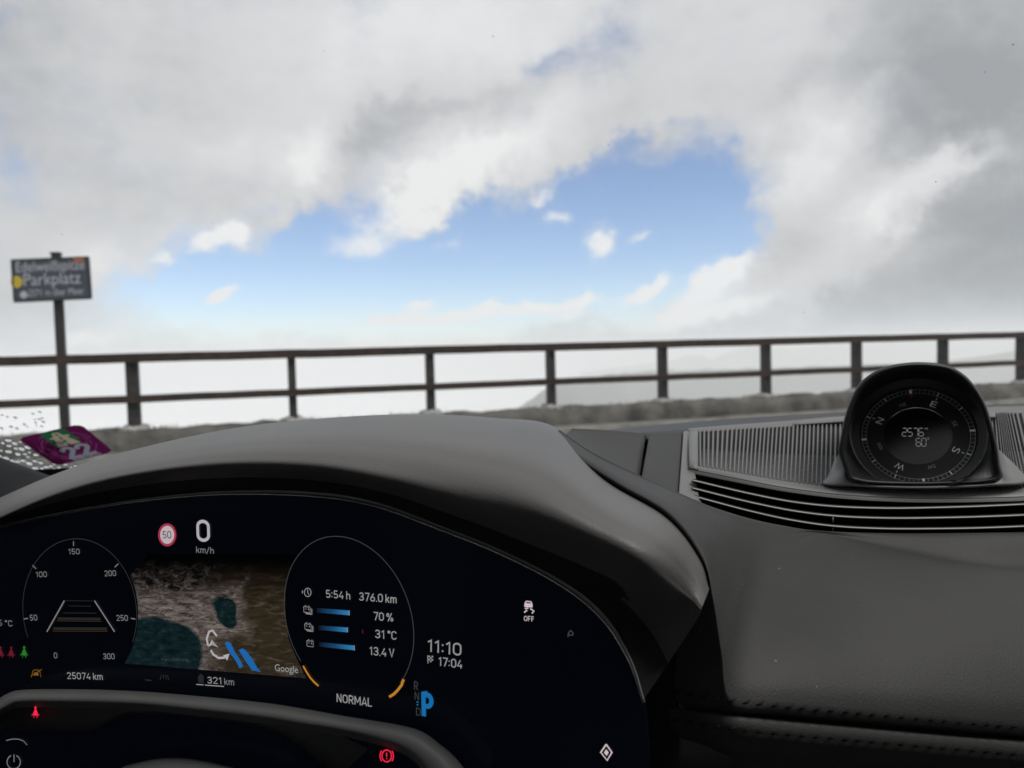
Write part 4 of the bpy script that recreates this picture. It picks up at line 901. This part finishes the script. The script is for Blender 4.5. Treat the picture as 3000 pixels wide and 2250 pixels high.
loops = [ringpts(.86, .13), ringpts(.97, .09), ringpts(1.0, .035), ringpts(1.0, .008), ringpts(.985, .001), ringpts(.955, 0), ringpts(.92, .006), dialring(1.23, .012), dialring(1.17, .004)]
loft('housing', loops, M['house'], comp, nu=0, closed=True)
bz = ringm('bezel', 1.03, 1.17, M['bezel'], comp, .004, .006)
ringm('bezel_lip', 1.0, 1.03, M['dial'], bz, .0, .004)
face = ringm('dial_face', .6, 1.0, M['dial'], comp)
ringm('lcd_disc', 0, .6, M['lcd'], comp, -.001, -.001); ringm('lcd_rim', .59, .61, M['bezel'], comp, .0006, .0006)
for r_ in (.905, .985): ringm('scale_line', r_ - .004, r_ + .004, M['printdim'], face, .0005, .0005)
def dstroke(name, pts, w, m, parent, off=.0008):
    P = pts; V, fs = [], []; ww = w * RR / 2; k = len(P)
    for i in range(k):
        t = (P[min(i + 1, k - 1)] - P[max(i - 1, 0)]).normalized(); n = EN.cross(t)
        V += [P[i] - n * ww + EN * off, P[i] + n * ww + EN * off]
    for i in range(k - 1): fs.append((2 * i, 2 * i + 2, 2 * i + 3, 2 * i + 1))
    o = mesh(name, V, fs, m, parent, False)
    if o.data.polygons[0].normal.dot(EN) < 0: o.data.flip_normals()
    return o
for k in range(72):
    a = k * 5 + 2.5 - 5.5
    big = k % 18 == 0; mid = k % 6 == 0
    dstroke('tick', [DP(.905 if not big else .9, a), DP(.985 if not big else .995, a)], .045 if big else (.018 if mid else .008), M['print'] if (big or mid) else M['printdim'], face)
HEAD = 62
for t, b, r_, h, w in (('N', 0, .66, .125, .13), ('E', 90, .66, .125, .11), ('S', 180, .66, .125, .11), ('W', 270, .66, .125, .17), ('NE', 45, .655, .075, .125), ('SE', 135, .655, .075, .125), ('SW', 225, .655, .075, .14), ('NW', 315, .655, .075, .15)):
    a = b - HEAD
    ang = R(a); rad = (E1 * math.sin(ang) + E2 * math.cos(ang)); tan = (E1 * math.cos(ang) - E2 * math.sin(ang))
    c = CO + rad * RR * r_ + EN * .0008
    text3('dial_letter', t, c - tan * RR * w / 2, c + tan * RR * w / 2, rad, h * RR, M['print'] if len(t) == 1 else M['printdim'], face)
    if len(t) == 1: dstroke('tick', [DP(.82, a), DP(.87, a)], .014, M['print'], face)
poly('index_mark', [DP(.90, -6.5, .0012), DP(.90, 1, .0012), DP(.79, -3, .0012)], M['red_print'], face)
tube('index_highlight', [DP(.93, -8, .004), DP(.945, -3, .004), DP(.93, 2, .004)], .0006, M['chrome'], comp, 6)  # chrome sliver added for the white highlight above the red mark
SEG = {'a': ((0, 1), (1, 1)), 'b': ((1, 1), (1, .5)), 'c': ((1, .5), (1, 0)), 'd': ((0, 0), (1, 0)), 'e': ((0, 0), (0, .5)), 'f': ((0, .5), (0, 1)), 'g': ((0, .5), (1, .5))}
DIG = {'2': 'abged', '5': 'afgcd', '7': 'abc', '6': 'afgedc', '0': 'abcdef'}
def lcdp(x, y):
    px, py = c4(x, y); r_ = ray(px, py); k = (CO - EN * .0004 - EYE).dot(EN) / r_.dot(EN); return EYE + r_ * k
def seven(ch, x, y, w, h):
    V, fs = [], []
    for s in DIG[ch]:
        (a0, b0), (a1, b1) = SEG[s]
        A_ = Vector((x + w * a0, y - h * b0, 0)); B_ = Vector((x + w * a1, y - h * b1, 0)); t = (B_ - A_).normalized(); A_ += t * 4; B_ -= t * 4
        n = Vector((-t.y, t.x, 0)) * 3.4; i = len(V)
        V += [lcdp(*(q.xy)) for q in (A_ - n, B_ - n, B_ + n, A_ + n)]; fs.append((i, i + 1, i + 2, i + 3))
    o = mesh('lcd_digit', V, fs, M['t_lcd'], comp, False)
    if o.data.polygons[0].normal.dot(EN) < 0: o.data.flip_normals()
for ch, x in zip('2576', (950, 994, 1040, 1084)): seven(ch, x, 768, 36, 64)
for ch, x in zip('60', (1062, 1106)): seven(ch, x, 850, 36, 64)
def lcdpoly(name, pts):
    return poly(name, [lcdp(*p) for p in pts], M['t_lcd'], comp)
text3('lcd_unit', 'M', lcdp(1134, 716), lcdp(1156, 715), E2, .04 * RR, M['t_lcd'], comp)
V = []; fs = []
for i in range(13):
    a = 2 * math.pi * i / 12; V += [lcdp(1158 + 5 * math.cos(a), 788 + 6 * math.sin(a)), lcdp(1158 + 8 * math.cos(a), 788 + 9 * math.sin(a))]
mesh('lcd_unit', V, [(2 * i, 2 * i + 1, 2 * i + 3, 2 * i + 2) for i in range(12)], M['t_lcd'], comp, False)
# flared foot on the grille deck
ft = [c4(*p) for p in ((440, 905), (475, 1000), (505, 1110), (640, 1150), (850, 1163), (1100, 1167), (1350, 1161), (1600, 1149), (1745, 1112), (1735, 1000), (1716, 860))]
fo = [c4(*p) for p in ((400, 960), (340, 1090), (300, 1165), (560, 1180), (840, 1193), (1100, 1198), (1360, 1193), (1640, 1178), (1960, 1150), (1900, 1040), (1790, 930))]
fd_ = [.70, .665, .64, .636, .633, .632, .632, .634, .64, .665, .70]
midp = lambda a, b, k: (a[0] + (b[0] - a[0]) * k, a[1] + (b[1] - a[1]) * k)
loft('foot', [[W(*p, hd(p) + .02) for p in ft], [W(*p, hd(p) + .006) for p in ft], [W(*midp(p, q, .45), d - .006) for p, q, d in zip(ft, fo, fd_)], [W(*midp(p, q, .85), d - .004) for p, q, d in zip(ft, fo, fd_)], [W(*q, d + .004) for q, d in zip(fo, fd_)]], M['plastic'], comp, 5, 4)

# ================================================================== ON THE WINDSCREEN
stk = [(50, 1283), (236, 1240), (334, 1322), (166, 1364)]
cs = [on_glass(*p, .001)[0] for p in stk]
def KV(a, b, off=0.0):    # sticker face: a 0..1 left to right, b 0..1 top to bottom
    p = cs[0].lerp(cs[1], a).lerp(cs[3].lerp(cs[2], a), b)
    return p + KN * off
KN = (cs[1] - cs[0]).cross(cs[3] - cs[0]).normalized()
if KN.dot(EYE - cs[0]) < 0: KN = -KN
vig = thing('vignette_sticker', 'purple motorway vignette with green road picture and number 22 on the windscreen', 'sticker')
def rrect(a0, b0, a1, b1, r_, n=5):
    out = []
    for cxx, cyy, t0 in ((a1 - r_, b0 + r_, -90), (a1 - r_, b1 - r_, 0), (a0 + r_, b1 - r_, 90), (a0 + r_, b0 + r_, 180)):
        for i in range(n + 1): t = R(t0 + 90 * i / n); out.append((cxx + r_ * math.cos(t), cyy + r_ * math.sin(t)))
    return out
NA, NB = 110, 96
def inside(a, b, r_=.13):
    x_, y_ = max(abs(a - .5) - (.5 - r_), 0), max(abs(b - .5) - (.5 - r_), 0); return math.hypot(x_, y_) <= r_
def seg_d(p, q, r):
    d = (q[0] - p[0], q[1] - p[1]); l2 = d[0] ** 2 + d[1] ** 2 or 1e-9; t = max(0, min(1, ((r[0] - p[0]) * d[0] + (r[1] - p[1]) * d[1]) / l2))
    return math.hypot(r[0] - p[0] - d[0] * t, r[1] - p[1] - d[1] * t)
def on_two(a, b):
    for x0_ in (.32, .56):
        q = ((a - x0_) / .38, (.90 - b) / .36)
        if -.1 < q[0] < .65 and -.1 < q[1] < 1.1 and any(seg_d(u_, v_, q) < .105 for u_, v_ in zip(GL['2'][0][0], GL['2'][0][0][1:])): return True
    return False
def cell(a, b):
    if on_two(a, b): return 3
    if .33 < a < .80 and .915 < b < .985: return 3 if int(a * 70) % 3 else 0
    if .34 < a < .74 and .03 < b < .50:
        k = (b - .08) / .42; hw_ = .045 + .14 * k
        if k > 0 and abs(a - .54) < hw_: return 1 if abs(a - .54) < .012 + .012 * k and (b * 9) % 1 < .7 else 2
        if .20 < b < .25 and abs(a - .54) < .15: return 2
        return 1
    rr_ = math.hypot(a - .5, (b - .5))
    if any(abs(rr_ - q) < .008 for q in (.30, .36, .42)) and math.sin(math.atan2(b - .5, a - .5) * 5 + rr_ * 40) > -.35: return 4
    return 0
V = [KV(i / NA, j / NB) for j in range(NB + 1) for i in range(NA + 1)]; fs = []; mi = []
for j in range(NB):
    for i in range(NA):
        a, b = (i + .5) / NA, (j + .5) / NB
        if not inside(a, b): continue
        q = j * (NA + 1) + i; fs.append((q, q + 1, q + NA + 2, q + NA + 1)); mi.append(cell(a, b))
vb = mesh('print', V, fs, M['purple'], vig, False)
for k_ in ('vgreen', 'vroad', 'vtext', 'vring'): vb.data.materials.append(M[k_])
for p_, k_ in zip(vb.data.polygons, mi): p_.material_index = k_
if vb.data.polygons[0].normal.dot(KN) < 0: vb.data.flip_normals()
# rain on the outside of the glass
drop_me = None
cand = []
for (cx0, cy0, n_, sx_, sy__, s0_, s1_) in ((70, 1350, 58, 120, 60, 3.4, 8.0), (215, 1385, 30, 90, 24, 3.4, 7.2), (60, 1235, 20, 75, 26, 2.4, 4.2), (150, 1400, 16, 60, 22, 3, 6.5)):
    k = 0; tries = 0
    while k < n_ and tries < 900:
        tries += 1
        x = random.uniform(cx0 - sx_, cx0 + sx_); y = random.uniform(cy0 - sy__, cy0 + sy__); s = random.uniform(s0_, s1_)
        if y > 1330 + .40 * x + 8 or y > 1462 - .36 * (x) + 60: continue
        if any(math.hypot(x - a, y - b) < (s + c) * 1.25 for a, b, c in cand): continue
        g_ = on_glass(x, y, -.0012)
        if g_ is None: continue
        cand.append((x, y, s)); k += 1
        p, n = g_
        if drop_me is None:
            bm = bmesh.new(); bmesh.ops.create_icosphere(bm, subdivisions=3, radius=1)
            for v in bm.verts:
                if v.co.z < 0: v.co.z *= .05
                else: v.co.z *= .55
            drop_me = bpy.data.meshes.new('raindrop'); bm.to_mesh(drop_me); bm.free()
            drop_me.polygons.foreach_set('use_smooth', [True] * len(drop_me.polygons)); drop_me.materials.append(M['water'])
        o = bpy.data.objects.new('raindrop', drop_me); COL.objects.link(o)
        rr_ = s / F * (p - EYE).length
        o.matrix_world = Matrix.Translation(p) @ (-n).to_track_quat('Z', 'Y').to_matrix().to_4x4() @ Matrix.Diagonal((rr_ * random.uniform(.9, 1.3), rr_ * random.uniform(.9, 1.5), rr_, 1))
        tag(o, 'small clear raindrop on the lower left corner of the windscreen', 'raindrop', 'raindrops on the windscreen')

# dirt specks on the glass
V, fs = [], []
for _ in range(34):
    g_ = on_glass(random.uniform(0, 3000), random.uniform(100, 1050), .0006)
    if g_ is None: continue
    p, n = g_; a = n.cross(up).normalized(); b = a.cross(n); r_ = random.uniform(.0003, .0007); k = len(V)
    for i in range(6): V.append(p + (a * math.cos(i * 1.047) * random.uniform(.6, 1.2) + b * math.sin(i * 1.047) * random.uniform(.6, 1.3)) * r_)
    fs.append(tuple(range(k, k + 6)))
tag(mesh('dirt_specks', V, fs, mat('dirt', (.25, .24, .22), .9), ws, False), kind='stuff')
